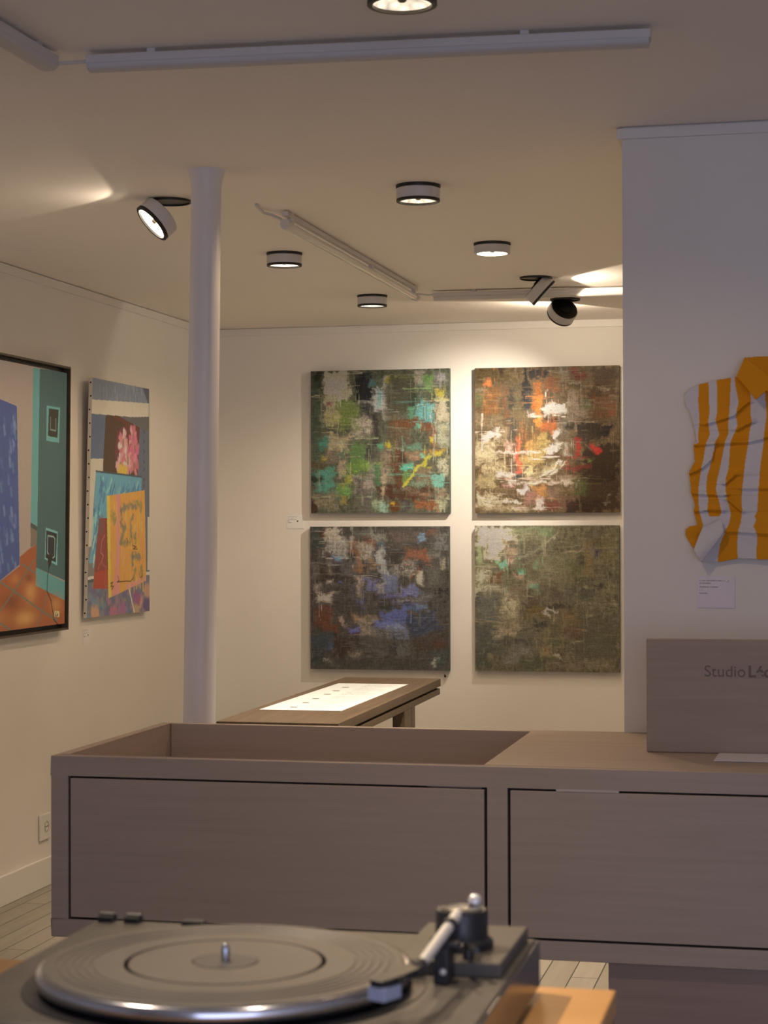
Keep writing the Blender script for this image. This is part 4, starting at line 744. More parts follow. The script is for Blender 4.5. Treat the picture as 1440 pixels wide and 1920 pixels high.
    ('b',[(779,521),(850,520),(843,549)],(112,104,54),0.0384,0.8),('b',[(703,572),(669,600),(684,665)],(96,90,72),0.0272,0.8),('b',[(366,565),(407,595)],(112,104,54),0.04,0.8),('b',[(496,689),(657,689)],(108,98,58),0.0272,0.8),('b',[(739,658),(746,689)],(108,98,58),0.0368,0.8),('b',[(706,747),(823,755)],(96,90,72),0.0352,0.8),('b',[(706,751),(703,791)],(96,90,72),0.0288,0.8),('b',[(748,808),
    (728,845)],(112,104,54),0.0272,0.8),('b',[(854,809),(859,835)],(108,98,58),0.032,0.8),('l',[(349,862),(387,857),(356,875),(400,875),(369,888)],(70,46,30),0.0059),('l',[(463,832),(487,852),(451,858),(608,857),(674,859),(715,846)],(70,46,30),0.0059),('l',[(684,658),(705,703),(767,708),(712,717),(788,719)],(70,46,30),0.0059),('l',[(603,669),(623,683),(604,703)],(70,46,30),0.0059),
    ('l',[(824,829),(838,846),(872,840),(879,813)],(70,46,30),0.0059),('l',[(651,894),(741,998)],(176,166,150),0.0126)]
SHIRT_OUTLINE = [(-1050,19960),(-1480,20120),(-1920,20170),(-2300,20140),(-2940,20050),(-3400,19940),(-3660,19820),(-3780,19630),(-3740,19330),(-3630,19170),(-3520,18760),(-3450,18320),(-3540,18240),(-3500,17780),(-3510,17770),(-3660,17450),(-3620,17100),(-3600,16880),(-3510,16610),(-3530,16370),(-3440,16010),(-3620,16000),(-3750,15910),(-3780,15790),(-3740,15670),(-3540,15360),(-3290,14980),
    (-2900,14990),(-2800,14990),(-2330,15080),(-1510,15050),(-1070,15060)]
SHIRT_STRIPES = [[(-3380,19960),(-3400,19480),(-3360,18880),(-3410,18540),(-3390,18300),(-3580,18240),(-3530,17760),(-3580,17690),(-3730,17450),(-3680,17100),(-3650,16880),(-3530,16610),(-3580,16370),(-3470,16000),(-3320,15910),(-3280,16030),(-3380,16370),(-3400,16610),(-3410,16910),(-3400,17100),(-3340,17460),(-3270,17770),(-3200,18230),(-3160,18320),(-3080,18540),(-3120,18860),
    (-3080,19170),(-3100,19470),(-3110,20020)],[(-3840,15910),(-3840,16060),(-3430,16060),(-3280,15980),(-3390,15720),(-3520,15360),(-3590,15280),(-3840,15660)],[(-2900,20080),(-2870,19810),(-2880,19130),(-2910,18910),(-2820,18530),(-2940,18280),(-3090,17600),(-3160,17390),(-3190,17050),(-3170,16900),(-3130,16740),(-3160,16420),(-3110,16260),(-2830,16260),(-2770,16370),(-2830,16670),
    (-2880,16840),(-2920,17010),(-2860,17370),(-2750,17860),(-2670,18280),(-2580,18530),(-2570,18900),(-2540,19120),(-2520,19650),(-2490,20110)],[(-2400,20160),(-2380,19870),(-2310,19530),(-2300,19340),(-2370,19050),(-2320,18750),(-2450,18490),(-2520,18280),(-2570,17600),(-2630,17350),(-2660,17010),(-2610,16710),(-2520,16330),(-2570,16060),(-2750,15670),(-2820,15480),(-2900,14970),
    (-2330,14970),(-2350,15480),(-2320,15860),(-2240,16080),(-2210,16410),(-2220,16750),(-2200,17010),(-2160,17350),(-2100,17850),(-2030,18270),(-1980,18690),(-1930,18860),(-1960,19050),(-1960,19620),(-2140,20150)],[(-1580,19850),(-1530,19020),(-1590,18600),(-1620,18260),(-1710,17590),(-1740,17170),(-1770,16840),(-1790,16400),(-1870,16250),(-1820,16160),(-1900,15970),(-1800,15750),
    (-1830,14980),(-1000,14900),(-980,19900)]]
SHIRT_CREASES = [[(-3190,18820),(-2820,18920),(-2420,19040),(-2210,19270),(-2010,19420)],[(-3530,18240),(-2820,18280),(-1980,18310),(-1730,18370),(-1490,18450)],[(-3650,17440),(-3330,17580),(-3160,17710),(-3020,17860),(-2950,18280)],[(-3480,16400),(-3080,16440),(-2760,16420)],[(-2190,17020),(-1500,17020)],[(-2600,15820),(-2160,15810),(-1500,15760)],[(-2660,17150),(-2390,17400)],[(-2590,16710),
    (-2230,16380)],[(-2320,18660),(-1930,18860)],[(-3600,16900),(-3160,16860),(-2660,16840)]]
SHIRT_COLLAR = [(-2110,20650),(-2330,20120),(-2070,19810),(-1810,19450),(-1540,19690),(-1050,19540),(-1050,19960),(-1480,20150),(-1770,20390)]
SHIRT_NECK = [(-2090,20680),(-1050,20690),(-20,20630),(-300,20330),(-620,20100),(-1050,19930),(-1480,20120),(-1800,20360)]
SHIRT_CUFF = [(-3280,15960),(-3030,16060),(-2760,16200),(-2690,15860),(-2760,15720),(-3000,15420),(-3320,14990),(-3520,15330),(-3390,15710)]


def run_ops(cv, ops, soft=1.0):
    k = lambda p: (p[0] / 1000, p[1] / 1000)
    for op, pts, c, *r in ops:
        q = [k(p) for p in pts]
        if op == 'p':
            cv.poly(q, c)
        elif op == 'e':
            cv.line(q, c, r[0], r[1], rough=r[0] * .3, edge=r[0] * .35)
        elif op == 'b':
            cv.line(q, c, r[0], r[1], rough=r[0] * .9, edge=r[0] * .7)
        elif op == 'l':
            cv.line(q, c, r[0], 1.0)
        elif op == 'g':
            (x, y), a, b = q
            cv.soft((x, y), max(.01, abs(a[0] - x) + .25 * abs(b[0] - x)) * 1.0, max(.01, abs(b[1] - y)) * 1.0, c, r[0])


# ------------------------------------------------------------------ framed painting, left wall
WALL_L = (154, 132, 108)
fy0, fy1, fzb, fzt = 6.88, 8.205, 1.136, 2.331


def lean(z):                                    # the picture hangs a little off the wall at the top
    return -3.358 + .014 * (z - fzb) / (fzt - fzb)


framed = thing('framed_painting', 'large painting of a blue picture and teal pillar in a dark floating frame, left wall', 'painting')
cv = Canvas(560, 520, (146, 124, 105), WALL_L, 1.137 / 1.26, 21, .24, .74)
run_ops(cv, FRAMED_OPS)
cv.a *= (1 + .05 * (cv.nv - .5) + .05 * (cv.n2 - .5))[..., None].astype(np.float32)
cz0, cz1 = 1.165, 2.302
canvas_mesh('canvas', cv, [(lean(cz1) - .006, 6.92, cz1), (lean(cz1) - .006, 8.18, cz1), (lean(cz0) - .006, 8.18, cz0), (lean(cz0) - .006, 6.92, cz0)],
            (-.022, 0, 0), (.05, .045, .04), PAINT, framed)
FRAME = mottled('dark_bronze_frame', (0.07, 0.056, 0.044), (0.11, 0.09, 0.07), (6, 30, 6), 0.4)


def frame_bar(mb, ya, yb, za, zb, d0=-.034, d1=0.004):
    vs = []
    for z in (za, zb):
        for y in (ya, yb):
            for d in (d0, d1):
                vs.append((lean(z) + d, y, z))
    mb.add(vs, [(0, 1, 3, 2), (4, 6, 7, 5), (0, 4, 5, 1), (2, 3, 7, 6), (0, 2, 6, 4), (1, 5, 7, 3)])


fb = MB()
frame_bar(fb, fy0, fy0 + .009, fzb, fzt)
frame_bar(fb, fy1 - .009, fy1, fzb, fzt)
frame_bar(fb, fy0 + .009, fy1 - .009, fzb, fzb + .009)
frame_bar(fb, fy0 + .009, fy1 - .009, fzt - .009, fzt)
fb.build('frame', FRAME, framed, bevel=.0015)
fb = MB()
frame_bar(fb, fy0 + .009, fy1 - .009, fzb + .009, fzt - .009, -.034, -.0285)
fb.build('backing_board', BLACK, framed)

# ------------------------------------------------------------------ tacked painting, left wall
tacked = thing('canvas_painting', 'tall unframed painting of stacked canvases and pink flowers, tacks along its side, left wall', 'painting')
cv = Canvas(300, 420, (84, 82, 84), WALL_L, 1.138 / .86, 22, .12, .76)
run_ops(cv, TACKED_OPS)
cv.a *= (1 + .10 * (cv.nv - .5) + .08 * (cv.n2 - .5))[..., None].astype(np.float32)
front = [(-3.338, 8.463, 2.303), (-3.368, 9.321, 2.309), (-3.368, 9.321, 1.171), (-3.368, 8.463, 1.176)]
backc = [(x - .018, y, z) for x, y, z in front]
canvas_mesh('canvas', cv, front, (0, 0, 0), (.66, .62, .56), PAINT, tacked, back=backc)
MB().box(-3.40, -3.385, 8.75, 9.05, 2.0, 2.06).build('hanging_cleat', TRIMW, tacked)
TACK = material('tack_head', (0.03, 0.028, 0.026), 0.4, 0.5)
tack_mesh = None
for k in range(18):
    s = (k + .35) / 17.7
    x = (-3.338 * (1 - s) - 3.368 * s) - .009 + .003 * math.sin(k * 2.1)
    z = 2.303 - s * 1.127
    if tack_mesh is None:
        o = MB().lathe([(0, -.0022), (.003, -.0018), (.0042, 0), (.0042, .0015), (0, .0015)], 12, ((0, 0, 0), (0, 1, 0))).build('tack', TACK, tacked, smooth=60)
        tack_mesh = o.data
    else:
        o = bpy.data.objects.new('tack', tack_mesh)
        COL.objects.link(o)
        o.parent = tacked
    o.location = (x, 8.463, z)

# ------------------------------------------------------------------ labels, nail, socket
def card(name, label, cat, lines, corners, normal, w_px, h_px, tone, light, dots=(), group=None):
    """thin printed card; lines are (x0, x1, y, thickness) in 0..1"""
    cv = Canvas(w_px, h_px, tone, light, 1.0, 5)
    for x0, x1, y, th in lines:
        n = cv.n2 * .5 + cv.nh * .5
        m = (np.abs(cv.Y - y) < th / 2) & (cv.X > x0) & (cv.X < x1)
        cv.put(m * np.clip((n - .2) * 3, 0, .85), (70, 62, 62))
    for x, y, r in dots:
        cv.put((np.hypot((cv.X - x), (cv.Y - y) * h_px / w_px) < r).astype(float), (48, 40, 36))
    o = canvas_mesh(name, cv, corners, Vector(normal) * -.002, tuple(cv.col(tone)), PAPER)
    return tag(o, label, cat, group)


TXT = [(.06, .72, .14, .035), (.06, .36, .23, .035), (.06, .55, .34, .035), (.06, .16, .44, .035), (.06, .28, .54, .035)]
card('wall_label', 'small white label with a black dot, left of the four square paintings', 'label', TXT,
     [(-2.957, 10.448, 1.667), (-2.856, 10.448, 1.667), (-2.856, 10.448, 1.590), (-2.957, 10.448, 1.590)], (0, -1, 0), 60, 46, (172, 152, 136), (168, 146, 118), [(.63, .44, .045)], 'printed wall labels')
card('wall_label', 'small white label with a dot under the tall tacked painting', 'label', TXT,
     [(-3.398, 8.49, 1.126), (-3.398, 8.592, 1.126), (-3.398, 8.592, 1.053), (-3.398, 8.49, 1.053)], (1, 0, 0), 60, 46, (162, 142, 130), (152, 131, 106), [(.6, .48, .045)], 'printed wall labels')
lab = card('wall_label', 'lilac white printed label on the wall below the striped shirt', 'label', TXT,
           [(-.346, 5.437, 1.459), (-.243, 5.437, 1.458), (-.243, 5.437, 1.370), (-.346, 5.437, 1.371)], (0, -1, 0), 80, 70, (126, 114, 136), (126, 116, 124), group='printed wall labels')
MB().lathe([(0, -.004), (.004, -.004), (.005, -.001), (.005, .0), (0, 0)], 12, ((-.264, 5.4365, 1.447), (0, 1, 0))).build('pin', TRIMW, lab, smooth=60)

tag(MB().rod((-2.052, 10.452, .780), (-2.044, 10.425, .772), .003, n=8).rod((-2.0445, 10.427, .7725), (-2.0435, 10.4235, .7715), .006, n=10)
    .build('nail', TACK, smooth=60), 'bare nail sticking out of the back wall under the square paintings', 'nail')

t = thing('wall_socket', 'white electric socket low on the left wall beside the counter', 'socket', (-3.399, 8.02, .266))
MB().box(0, .009, -.058, .058, -.058, .058).build('cover_plate', TRIMW, t, bevel=.004)
MB().lathe([(.024, .0105), (.022, .0105), (.0205, .003), (0, .003)], 28, ((0, .012, 0), (1, 0, 0))).build('socket_well', material('socket_grey', (.34, .32, .29), .5), t, smooth=30)
MB().rod((.0028, .004, 0), (.0105, .004, 0), .003, n=10).rod((.0028, .020, 0), (.0105, .020, 0), .003, n=10).build('contact_pin', BLACK, t)

# ------------------------------------------------------------------ striped shirt on the right wall
SX = -.105                                     # middle of the shirt


def in_poly(px, pz, poly):
    r = np.zeros(px.shape, bool)
    n = len(poly)
    for i in range(n):
        (x0, y0), (x1, y1) = poly[i], poly[(i + 1) % n]
        if y0 != y1:
            r ^= ((y0 > pz) != (y1 > pz)) & (px < (x1 - x0) * (pz - y0) / (y1 - y0) + x0)
    return r


def poly_m(p):
    return [(x / 1e4, z / 1e4) for x, z in p]


def dist_path(px, pz, path):
    d = np.full(px.shape, 9.0)
    sgn = np.zeros(px.shape)
    for (ax, az), (bx, bz) in zip(path[:-1], path[1:]):
        dx, dz = bx - ax, bz - az
        t_ = np.clip(((px - ax) * dx + (pz - az) * dz) / (dx * dx + dz * dz + 1e-12), 0, 1)
        ex, ez = px - ax - dx * t_, pz - az - dz * t_
        q = np.hypot(ex, ez)
        sgn = np.where(q < d, ez, sgn)
        d = np.minimum(d, q)
    return d, sgn


YEL, SHW = (0.74, 0.30, 0.008), (0.66, 0.65, 0.69)


def cloth_piece(name, polys, parent, y0, relief, color_fn, step=.0016, thick=.004):
    """cloth cut to an outline, hung y0 in front of the wall plane, with creases"""
    o = poly_m(polys)
    xs, zs = [p[0] for p in o], [p[1] for p in o]
    gx = np.arange(min(xs) - step, max(xs) + step * 1.5, step)
    gz = np.arange(min(zs) - step, max(zs) + step * 1.5, step)
    px, pz = np.meshgrid(gx, gz)
    ins = in_poly(px, pz, o)
    y = y0 - relief(px, pz)
    idx = np.arange(px.size).reshape(px.shape)
    q = np.stack([idx[:-1, :-1], idx[:-1, 1:], idx[1:, 1:], idx[1:, :-1]], -1)
    cnt = ins[:-1, :-1].astype(int) + ins[:-1, 1:] + ins[1:, 1:] + ins[1:, :-1]
    q = q[cnt >= 3]
    used = np.unique(q)
    remap = np.full(px.size, -1)
    remap[used] = np.arange(len(used))
    co = np.stack([px.ravel(), y.ravel(), pz.ravel()], -1)[used]
    cols = color_fn(px, pz).reshape(-1, 3)[used]
    me = bpy.data.meshes.new(name)
    me.from_pydata(co.tolist(), [], remap[q].tolist())
    a_ = me.attributes.new('paint', 'FLOAT_COLOR', 'POINT')
    a_.data.foreach_set('color', np.concatenate([cols, np.ones((len(cols), 1))], 1).astype(np.float32).ravel())
    me.materials.append(SHIRT)
    me.shade_smooth()
    ob = bpy.data.objects.new(name, me)
    COL.objects.link(ob)
    ob.parent = parent
    md = ob.modifiers.new('cloth', 'SOLIDIFY')
    md.thickness, md.offset = thick, 0
    return ob


SHIRT = painted('stiffened_cotton', 0.7, 0.12, 900.0)
shirt = thing('striped_shirt', 'crumpled yellow and white striped shirt mounted on the white wall', 'shirt')
rng = np.random.default_rng(3)
NX, NZ = 64, 64
_ng = [vnoise(600, 600, c, c, rng) for c in (170, 70, 28)]


def crumple(px, pz):
    i = np.clip(((pz - 1.45) / .68 * 600).astype(int), 0, 599)
    j = np.clip(((px + .42) / .68 * 600).astype(int), 0, 599)
    return .016 * _ng[0][i, j] + .010 * np.abs(_ng[1][i, j] - .5) * 2 + .0035 * _ng[2][i, j]


CREASES = [poly_m(p) for p in SHIRT_CREASES]
STRIPES = [poly_m(p) for p in SHIRT_STRIPES]


def mirror(px):
    return np.where(px > SX, 2 * SX - px, px)


def relief(px, pz):
    mx = mirror(px)
    h = .006 + crumple(px, pz)
    for p in CREASES:
        d, s = dist_path(mx, pz, p)
        h = h + .0075 * np.exp(-(d / .010) ** 2) * np.where(s > 0, 1, -.25) + .004 * np.exp(-d / .05) * (s > 0)
    return h


def stripe_color(px, pz):
    mx = mirror(px)
    c = np.empty(px.shape + (3,))
    c[:] = SHW
    for p in STRIPES:
        c[in_poly(mx, pz, p)] = YEL
    return c


half = [tuple(p) for p in SHIRT_OUTLINE]
full = half + [(2 * int(SX * 1e4) - x, z) for x, z in half[::-1]]
cloth_piece('body', full, shirt, YP - .004, relief, stripe_color)


def mir(p):
    return [(2 * int(SX * 1e4) - x, z) for x, z in p]


flat = lambda c: (lambda px, pz: np.broadcast_to(np.array(c), px.shape + (3,)).copy())
for pl in (SHIRT_COLLAR, mir(SHIRT_COLLAR)):
    cloth_piece('collar', pl, shirt, YP - .048, lambda px, pz: .010 + .012 * np.clip((2.06 - pz) / .1, 0, 1), flat(YEL))
cloth_piece('neckband', SHIRT_NECK, shirt, YP - .022, lambda px, pz: 0 * px, flat(YEL))
cloth_piece('turned_corner', SHIRT_CUFF, shirt, YP - .042, lambda px, pz: .012 * np.exp(-((px - pz + 1.86) / .03) ** 2) + .006 * _ng[1][np.clip(((pz - 1.45) / .68 * 600).astype(int), 0, 599), np.clip(((px + .42) / .68 * 600).astype(int), 0, 599)], flat(SHW))

# ------------------------------------------------------------------ display table
TABW = mottled('dark_walnut', (0.105, 0.072, 0.045), (0.15, 0.105, 0.068), (40, 2.2, 40), 0.42)
t = thing('display_table', 'long dark wooden table with a framed top by the back wall', 'table', (-2.07, 8.20, 0), R(1.0))
hw, hl = .243, 1.10
MB().box(-hw, hw, -hl, hl, .812, .850).build('tabletop', TABW, t, bevel=.003)
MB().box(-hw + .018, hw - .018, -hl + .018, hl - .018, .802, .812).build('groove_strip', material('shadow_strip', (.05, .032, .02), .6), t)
MB().box(-hw + .003, hw - .003, -hl + .003, hl - .003, .772, .802).build('apron', TABW, t, bevel=.003)
for sx in (-1, 1):
    for sy in (-.66, .30):
        x0 = sx * (hw - .030)
        l = MB().box(x0 - .028, x0 + .028, sy - .10, sy + .055, 0, .772).build('leg', TABW, t, bevel=.002)
        MB().box(x0 + sx * .004 - .022, x0 + sx * .004 + .022, sy + .075, sy + .155, 0, .772).build('brace_post', TABW, l, bevel=.002)

cv = Canvas(120, 460, (228, 236, 250), (240, 236, 232), 3.85, 8)
for x, y in ((-2.171, 8.678), (-2.168, 8.487), (-2.163, 8.304), (-2.16, 8.088), (-2.153, 7.896), (-2.149, 7.688)):
    u, v = (x + 2.262) / .345, (8.90 - y) / 1.335
    cv.put(((np.abs(cv.X - u) < .045) & (np.abs(cv.Y - v) < .013)).astype(float), (120, 116, 112))
rows = np.zeros((460, 120))
for k in range(60):
    y = .03 + k * .0158
    if k % 10 in (8, 9):
        continue
    rows += (np.abs(cv.Y - y) < .0032) & (cv.X > .45) & (cv.X < .70 + .26 * cv.rng.random())
cv.put(rows * np.clip((cv.n2 - .25) * 1.6, 0, .6), (110, 104, 102))
sheet = canvas_mesh('printed_sheet', cv, [(-2.264, 8.90, .8525), (-1.924, 8.906, .8525), (-1.914, 7.568, .8525), (-2.259, 7.562, .8525)], (0, 0, -.0022), (.8, .8, .8), PAPER)
tag(sheet, 'long white printed sheet with small grey squares lying on the dark table', 'paper')

# ------------------------------------------------------------------ drawer counter
def grain(name, c1, c2, rough, along='x', s=(2.2, 26, 60), spec=.4):
    sc = {'x': s, 'y': (s[1], s[0], s[2]), 'z': (s[1], s[2], s[0])}[along]
    m = mottled(name, c1, c2, sc, rough, 6, lo=.30, hi=.70, spec=spec)
    return m


ASH = grain('pale_ash_veneer', (0.44, 0.355, 0.29), (0.50, 0.405, 0.335), 0.6)
ASHTOP = ASH
GAP = material('gap_shade', (0.03, 0.025, 0.022), 0.8)
counter = thing('drawer_counter', 'wide pale wooden counter with flush drawers and an open bin in its top', 'counter')
X0, X1, Y0, Y1, Z0, Z1 = -1.921, .385, 4.58, 5.425, .560, 1.02
DV = -.812                                    # right side of the open bin
cr = MB()
cr.box(X0, X0 + .034, Y0 + .02, Y1, Z0, Z1)                      # left end
cr.box(X0 + .034, X1, Y1 - .022, Y1, Z0, Z1)                     # back
cr.box(X0 + .034, X1, Y0 + .02, Y1 - .022, Z0, Z0 + .022)        # underside
cr.box(X1 - .034, X1, Y0 + .02, Y1 - .022, Z0 + .022, Z1)        # right end
cr.box(DV, X1 - .034, Y0 + .02, Y1 - .022, Z1 - .03, Z1)         # closed top
cr.box(DV, DV + .03, Y0 + .02, Y1 - .022, Z0 + .022, Z1 - .03)   # divider
cr.box(X0 + .034, DV, Y0 + .03, Y1 - .022, .80, .815)            # bin floor
cr.box(X0 + .034, DV, Y0 + .02, Y0 + .03, .815, Z1)              # bin front lining
cr.build('carcass', ASH, counter, bevel=.0025)
fr = MB()
fr.box(X0, X1, Y0, Y0 + .02, .971, Z1)
fr.box(X0, X1, Y0, Y0 + .02, Z0, .605)
fr.box(X0, -1.875, Y0, Y0 + .02, .605, .971)
fr.box(-.796, -.746, Y0, Y0 + .02, .605, .971)
fr.box(.335, X1, Y0, Y0 + .02, .605, .971)
fr.build('face_frame', ASH, counter, bevel=.0015)
MB().box(-1.875, -.796, Y0 + .0185, Y0 + .0198, .605, .971).box(-.746, .335, Y0 + .0185, Y0 + .0198, .605, .971).build('drawer_gap_shade', GAP, counter)  # dark sheet puts the shade of the drawer gaps into colour
for a, b in ((-1.875, -.796), (-.746, .335)):
    MB().box(a + .007, b - .007, Y0 - .0005, Y0 + .0184, .612, .964).build('drawer', ASH, counter, bevel=.0015)
MB().box(-.628, -.478, Y0 - .001, Y0 + .012, .9645, .9705).build('gap_light_strip', material('pale_gap_light', (.60, .52, .44), .5), counter)  # pale strip stands in for light seen through the drawer gap
MB().box(-.506, X1 - .02, Y0 + .014, Y1 - .02, 0, Z0).build('plinth', grain('plinth_veneer', (0.33, 0.24, 0.20), (0.38, 0.28, 0.235), 0.55), counter, bevel=.002)

# wooden sign and paper on the counter
sign = thing('wooden_sign', 'upright pale wooden sign board with dark lettering standing on the counter', 'sign', (-.4455, 4.955, 1.02))
MB().box(0, .46, 0, .022, 0.0005, .290).build('board', grain('sign_veneer', (0.335, 0.265, 0.215), (0.385, 0.305, 0.25), 0.55), sign, bevel=.002)
fc = bpy.data.curves.new('lettering', 'FONT')
fc.body = 'Studio '
fc.size = .041
fc.extrude = .0004
fc2 = fc.copy()
fc2.body = 'L\u00e9o'
fc2.offset = .0011
INK = material('printed_brown_ink', (0.17, 0.13, 0.105), 0.6)


def text_mesh(fcu, name, loc, parent):
    tmp = bpy.data.objects.new('tmp', fcu)
    COL.objects.link(tmp)
    dg = bpy.context.evaluated_depsgraph_get()
    me = bpy.data.meshes.new_from_object(tmp.evaluated_get(dg))
    w = max(v.co.x for v in me.vertices)
    bpy.data.objects.remove(tmp)
    me.materials.clear()
    me.materials.append(INK)
    o = bpy.data.objects.new(name, me)
    COL.objects.link(o)
    o.parent = parent
    o.location, o.rotation_euler = loc, (R(90), 0, 0)
    return w


w = text_mesh(fc, 'lettering', (.146, -.0006, .196), sign)
text_mesh(fc2, 'lettering', (.146 + w + .006, -.0006, .196), sign)
cv = Canvas(40, 20, (126, 118, 134), (126, 118, 126), 1, 9)
tag(canvas_mesh('paper_sheet', cv, [(-.262, 4.95, 1.0225), (.03, 4.95, 1.0225), (.03, 4.79, 1.0225), (-.267, 4.79, 1.0225)], (0, 0, -.002), (.72, .7, .74), PAPER),
    'blank white paper lying in front of the wooden sign', 'paper')

# ------------------------------------------------------------------ wooden stand under the turntable
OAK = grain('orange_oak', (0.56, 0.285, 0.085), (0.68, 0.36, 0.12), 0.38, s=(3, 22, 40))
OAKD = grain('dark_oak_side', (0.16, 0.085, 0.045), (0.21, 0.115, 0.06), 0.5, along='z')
st = thing('record_stand', 'orange wooden stand carrying the turntable, lower edge of the photo', 'cabinet', (0, 0, 0))
SX0, SX1, SY0, SY1 = -.95, -.185, 1.20, 1.744
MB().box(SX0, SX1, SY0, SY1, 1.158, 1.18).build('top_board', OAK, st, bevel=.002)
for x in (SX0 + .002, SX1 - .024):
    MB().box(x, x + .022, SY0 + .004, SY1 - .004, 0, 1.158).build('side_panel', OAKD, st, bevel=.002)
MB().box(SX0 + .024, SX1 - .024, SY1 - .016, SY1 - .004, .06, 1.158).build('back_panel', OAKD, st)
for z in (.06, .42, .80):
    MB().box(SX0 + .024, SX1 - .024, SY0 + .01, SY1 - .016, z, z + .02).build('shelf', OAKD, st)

# ------------------------------------------------------------------ turntable
GREY = mottled('dark_grey_deck', (0.092, 0.081, 0.066), (0.118, 0.104, 0.085), (9, 9, 9), 0.5, bump=.1, bump_scale=500)
DARKP = material('black_plastic', (0.016, 0.016, 0.018), 0.38)
NAVY = material('satin_black_plinth', (0.035, 0.034, 0.034), 0.22)
CHROME = material('polished_rim', (0.55, 0.56, 0.60), 0.16, 1.0)
ALU = material('brushed_aluminium', (0.80, 0.78, 0.74), 0.32, 0.35)
RUBBER = mottled('ribbed_rubber_mat', (0.108, 0.094, 0.079), (0.136, 0.120, 0.100), (5, 5, 5), 0.48)

TX0, TX1, TY0, TY1, TZ0, TZ = -.674, -.254, 1.345, 1.720, 1.192, 1.228
tt = thing('turntable', 'dark grey record turntable with chrome rimmed platter in the foreground', 'turntable')
MB().box(TX0, TX1, TY0, TY1, TZ0, TZ).build('plinth', GREY, tt, bevel=.0025)
MB().box(TX1, TX1 + .003, TY0, TY1, TZ0 - .006, TZ - .001).build('side_panel', NAVY, tt, bevel=.001)
for x in (TX0 + .05, TX1 - .05):
    for y in (TY0 + .05, TY1 - .05):
        MB().lathe([(0, 1.1802), (.018, 1.1802), (.020, 1.184), (.020, 1.192), (0, 1.192)], 24, ((x, y, 0), (0, 0, 1))).build('foot', DARKP, tt, smooth=40)
PCX, PCY = -.477, 1.499
ax = ((PCX, PCY, 0), (0, 0, 1))
MB().lathe([(.1640, TZ + .0004), (.1640, TZ + .0010), (.12, TZ + .0010), (.12, TZ + .0004)], 96, ax, close=True).build('platter_shadow', DARKP, tt, smooth=40)  # black ring paints the platter's shadow onto the deck
pl = MB().lathe([(0, TZ + .003), (.147, TZ + .003), (.1505, TZ + .0045), (.1525, TZ + .008), (.1525, TZ + .0135), (.1508, TZ + .0165), (.1475, TZ + .0172), (0, TZ + .0172)], 128, ax).build('platter', CHROME, tt, smooth=50)
prof = [(0, .0184), (.0255, .0184), (.0265, .0172), (.028, .0184)]
for r0 in (.0805, .108, .115, .122, .129, .136):
    dp = .0015 if r0 < .1 else .0009
    prof += [(r0 - .0022, .0184), (r0 - .0012, .0184 - dp), (r0 + .0012, .0184 - dp), (r0 + .0022, .0184)]
prof += [(.1455, .0184), (.1470, .0178), (.1470, .0172), (0, .0172)]
MB().lathe([(r, TZ + h) for r, h in prof], 128, ax).build('mat', RUBBER, pl, smooth=30)
MB().lathe([(0, TZ + .0186), (.0255, TZ + .0186), (.0258, TZ + .0183), (0, TZ + .0183)], 64, ax).build('mat_centre', material('mat_centre_dark', (.075, .068, .06), .5), pl, smooth=30)
MB().lathe([(.0036, TZ + .018), (.0036, TZ + .0275), (.0030, TZ + .0305), (.0016, TZ + .0325), (0, TZ + .0330)], 24, ax).build('spindle', material('steel_spindle', (.45, .48, .55), .22, 1.0), pl, smooth=60)
# raised block carrying the arm
MB().box(-.352, -.2605, 1.562, 1.712, TZ, TZ + .0125).build('arm_board', GREY, tt, bevel=.0015)
ABZ = TZ + .0125
AX, AY = -.3035, 1.618
arm = MB().lathe([(0, ABZ), (.0272, ABZ), (.0272, ABZ + .006), (.0250, ABZ + .008), (.0228, ABZ + .009), (.0224, ABZ + .030), (.0212, ABZ + .0325), (.0200, ABZ + .0325), (0, ABZ + .0318)], 48,
                ((AX, AY, 0), (0, 0, 1))).build('arm_bearing', DARKP, tt, smooth=35)
MB().lathe([(0, ABZ + .0323), (.0175, ABZ + .0323), (.0182, ABZ + .0333), (.0165, ABZ + .0338), (0, ABZ + .0335)], 40, ((AX, AY, 0), (0, 0, 1))).build('bearing_cap', material('smoked_cap', (.10, .095, .088), .18), arm, smooth=35)
MB().lathe([(0, 0), (.0045, .0), (.0055, .002), (.0055, .006), (.004, .009), (0, .0100)], 24, ((AX + .0085, AY + .012, ABZ + .0335), (.15, .35, 1))).build('counterweight_knob', ALU, arm, smooth=50)
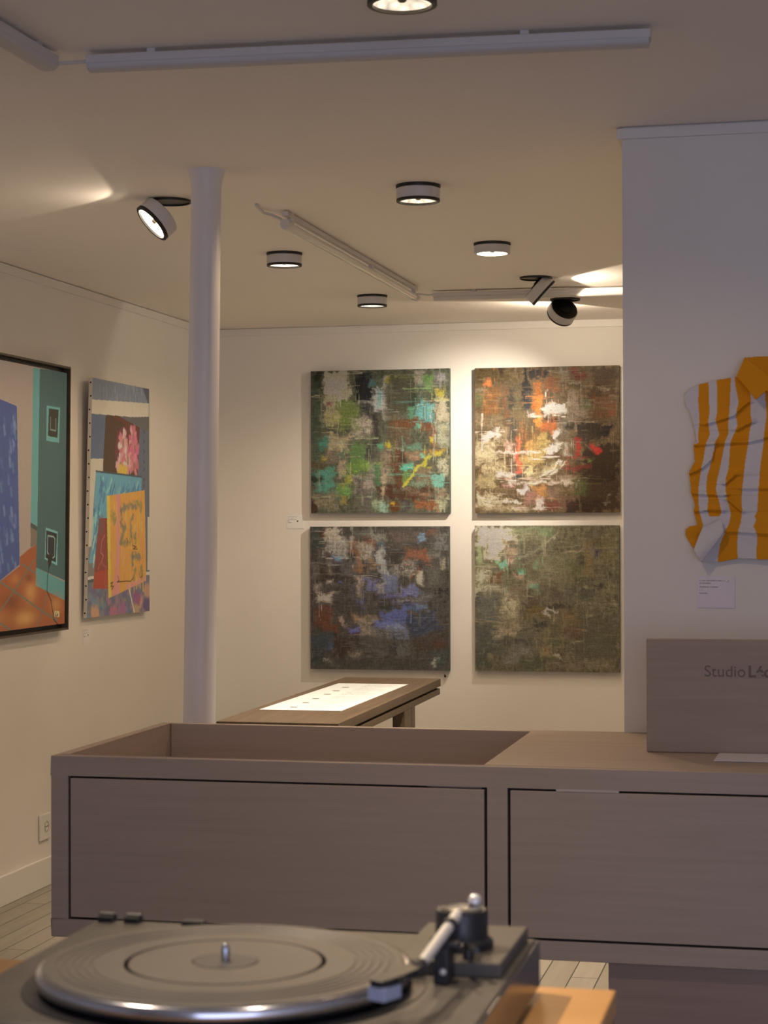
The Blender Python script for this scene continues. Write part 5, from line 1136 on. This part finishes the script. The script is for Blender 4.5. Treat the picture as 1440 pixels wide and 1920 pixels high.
# tone arm
p0, p1 = Vector((AX - .001, AY - .014, 1.2705)), Vector((-.3055, 1.452, 1.2605))
d = (p1 - p0).normalized()
ta = MB().rod(p0, p0 + d * .034, .0052, .0050, 20).rod(p0 + d * .040, p1, .0050, .0044, 20).build('tone_arm', ALU, tt, smooth=50)
MB().rod(p0 + d * .033, p0 + d * .041, .0068, n=20).build('arm_collar', DARKP, ta, smooth=50)
q = p1 + d * .004
hd = Vector((-.022, -.050, -.0030))
s = Vector((hd.y, -hd.x, 0)).normalized()
hs = MB()
prof = [(0, .006), (.25, .0095), (.55, .0100), (.85, .0085), (1.0, .006)]
vs = []
for tt_, wd in prof:
    c = q + hd * tt_
    for a_, z_ in ((-wd, .004), (wd, .004), (wd, -.002), (-wd, -.002)):
        vs.append(c + s * a_ + Vector((0, 0, z_)))
n = len(prof)
fs = [(4 * i + k, 4 * i + (k + 1) % 4, 4 * i + 4 + (k + 1) % 4, 4 * i + 4 + k) for i in range(n - 1) for k in range(4)] + [(0, 1, 2, 3), (4 * n - 1, 4 * n - 2, 4 * n - 3, 4 * n - 4)]
hs.add(vs, fs)
hs.rod(q - d * .008, q + d * .004, .0062, n=16)
hs.build('headshell', DARKP, ta, bevel=.001)
c = q + hd * .80
MB().box(-.008, .008, -.011, .011, -.0125, -.0015).build('cartridge', material('pale_blue_cartridge', (.36, .40, .52), .35), ta, bevel=.001, loc=c).rotation_euler = (0, 0, math.atan2(hd.y, hd.x) + R(90))
MB().rod(q + hd * .7 - s * .006, q + hd * .75 - s * .020 + Vector((0, 0, .004)), .0014, n=8).build('finger_lift', DARKP, ta, smooth=50)
# arm rest and lift lever
ar = MB().box(-.3105, -.2985, 1.530, 1.560, TZ, 1.2585).box(-.316, -.292, 1.538, 1.552, 1.2560, 1.2605).build('arm_rest', DARKP, tt, bevel=.0015)
MB().lathe([(0, -.0015), (.0022, -.0012), (.0028, 0), (0, .001)], 16, ((-.3025, 1.5295, TZ + .011), (0, 1, 0))).build('screw', ALU, ar, smooth=60)
MB().rod((-.290, 1.575, ABZ), (-.290, 1.575, ABZ + .012), .005, n=16).rod((-.290, 1.575, ABZ + .010), (-.278, 1.548, ABZ + .013), .0022, n=10).build('lift_lever', DARKP, tt, smooth=50)
for x in (-.662, -.636):
    MB().box(x - .007, x + .007, TY1 - .014, TY1 + .002, TZ, TZ + .0055).rod((x - .008, TY1 - .004, TZ + .005), (x + .008, TY1 - .004, TZ + .005), .0028, n=12).build('lid_hinge', DARKP, tt, bevel=.0008)
MB().box(-.587, -.566, TY1 - .012, TY1 + .001, TZ, TZ + .004).build('lid_stop', DARKP, tt, bevel=.0008)
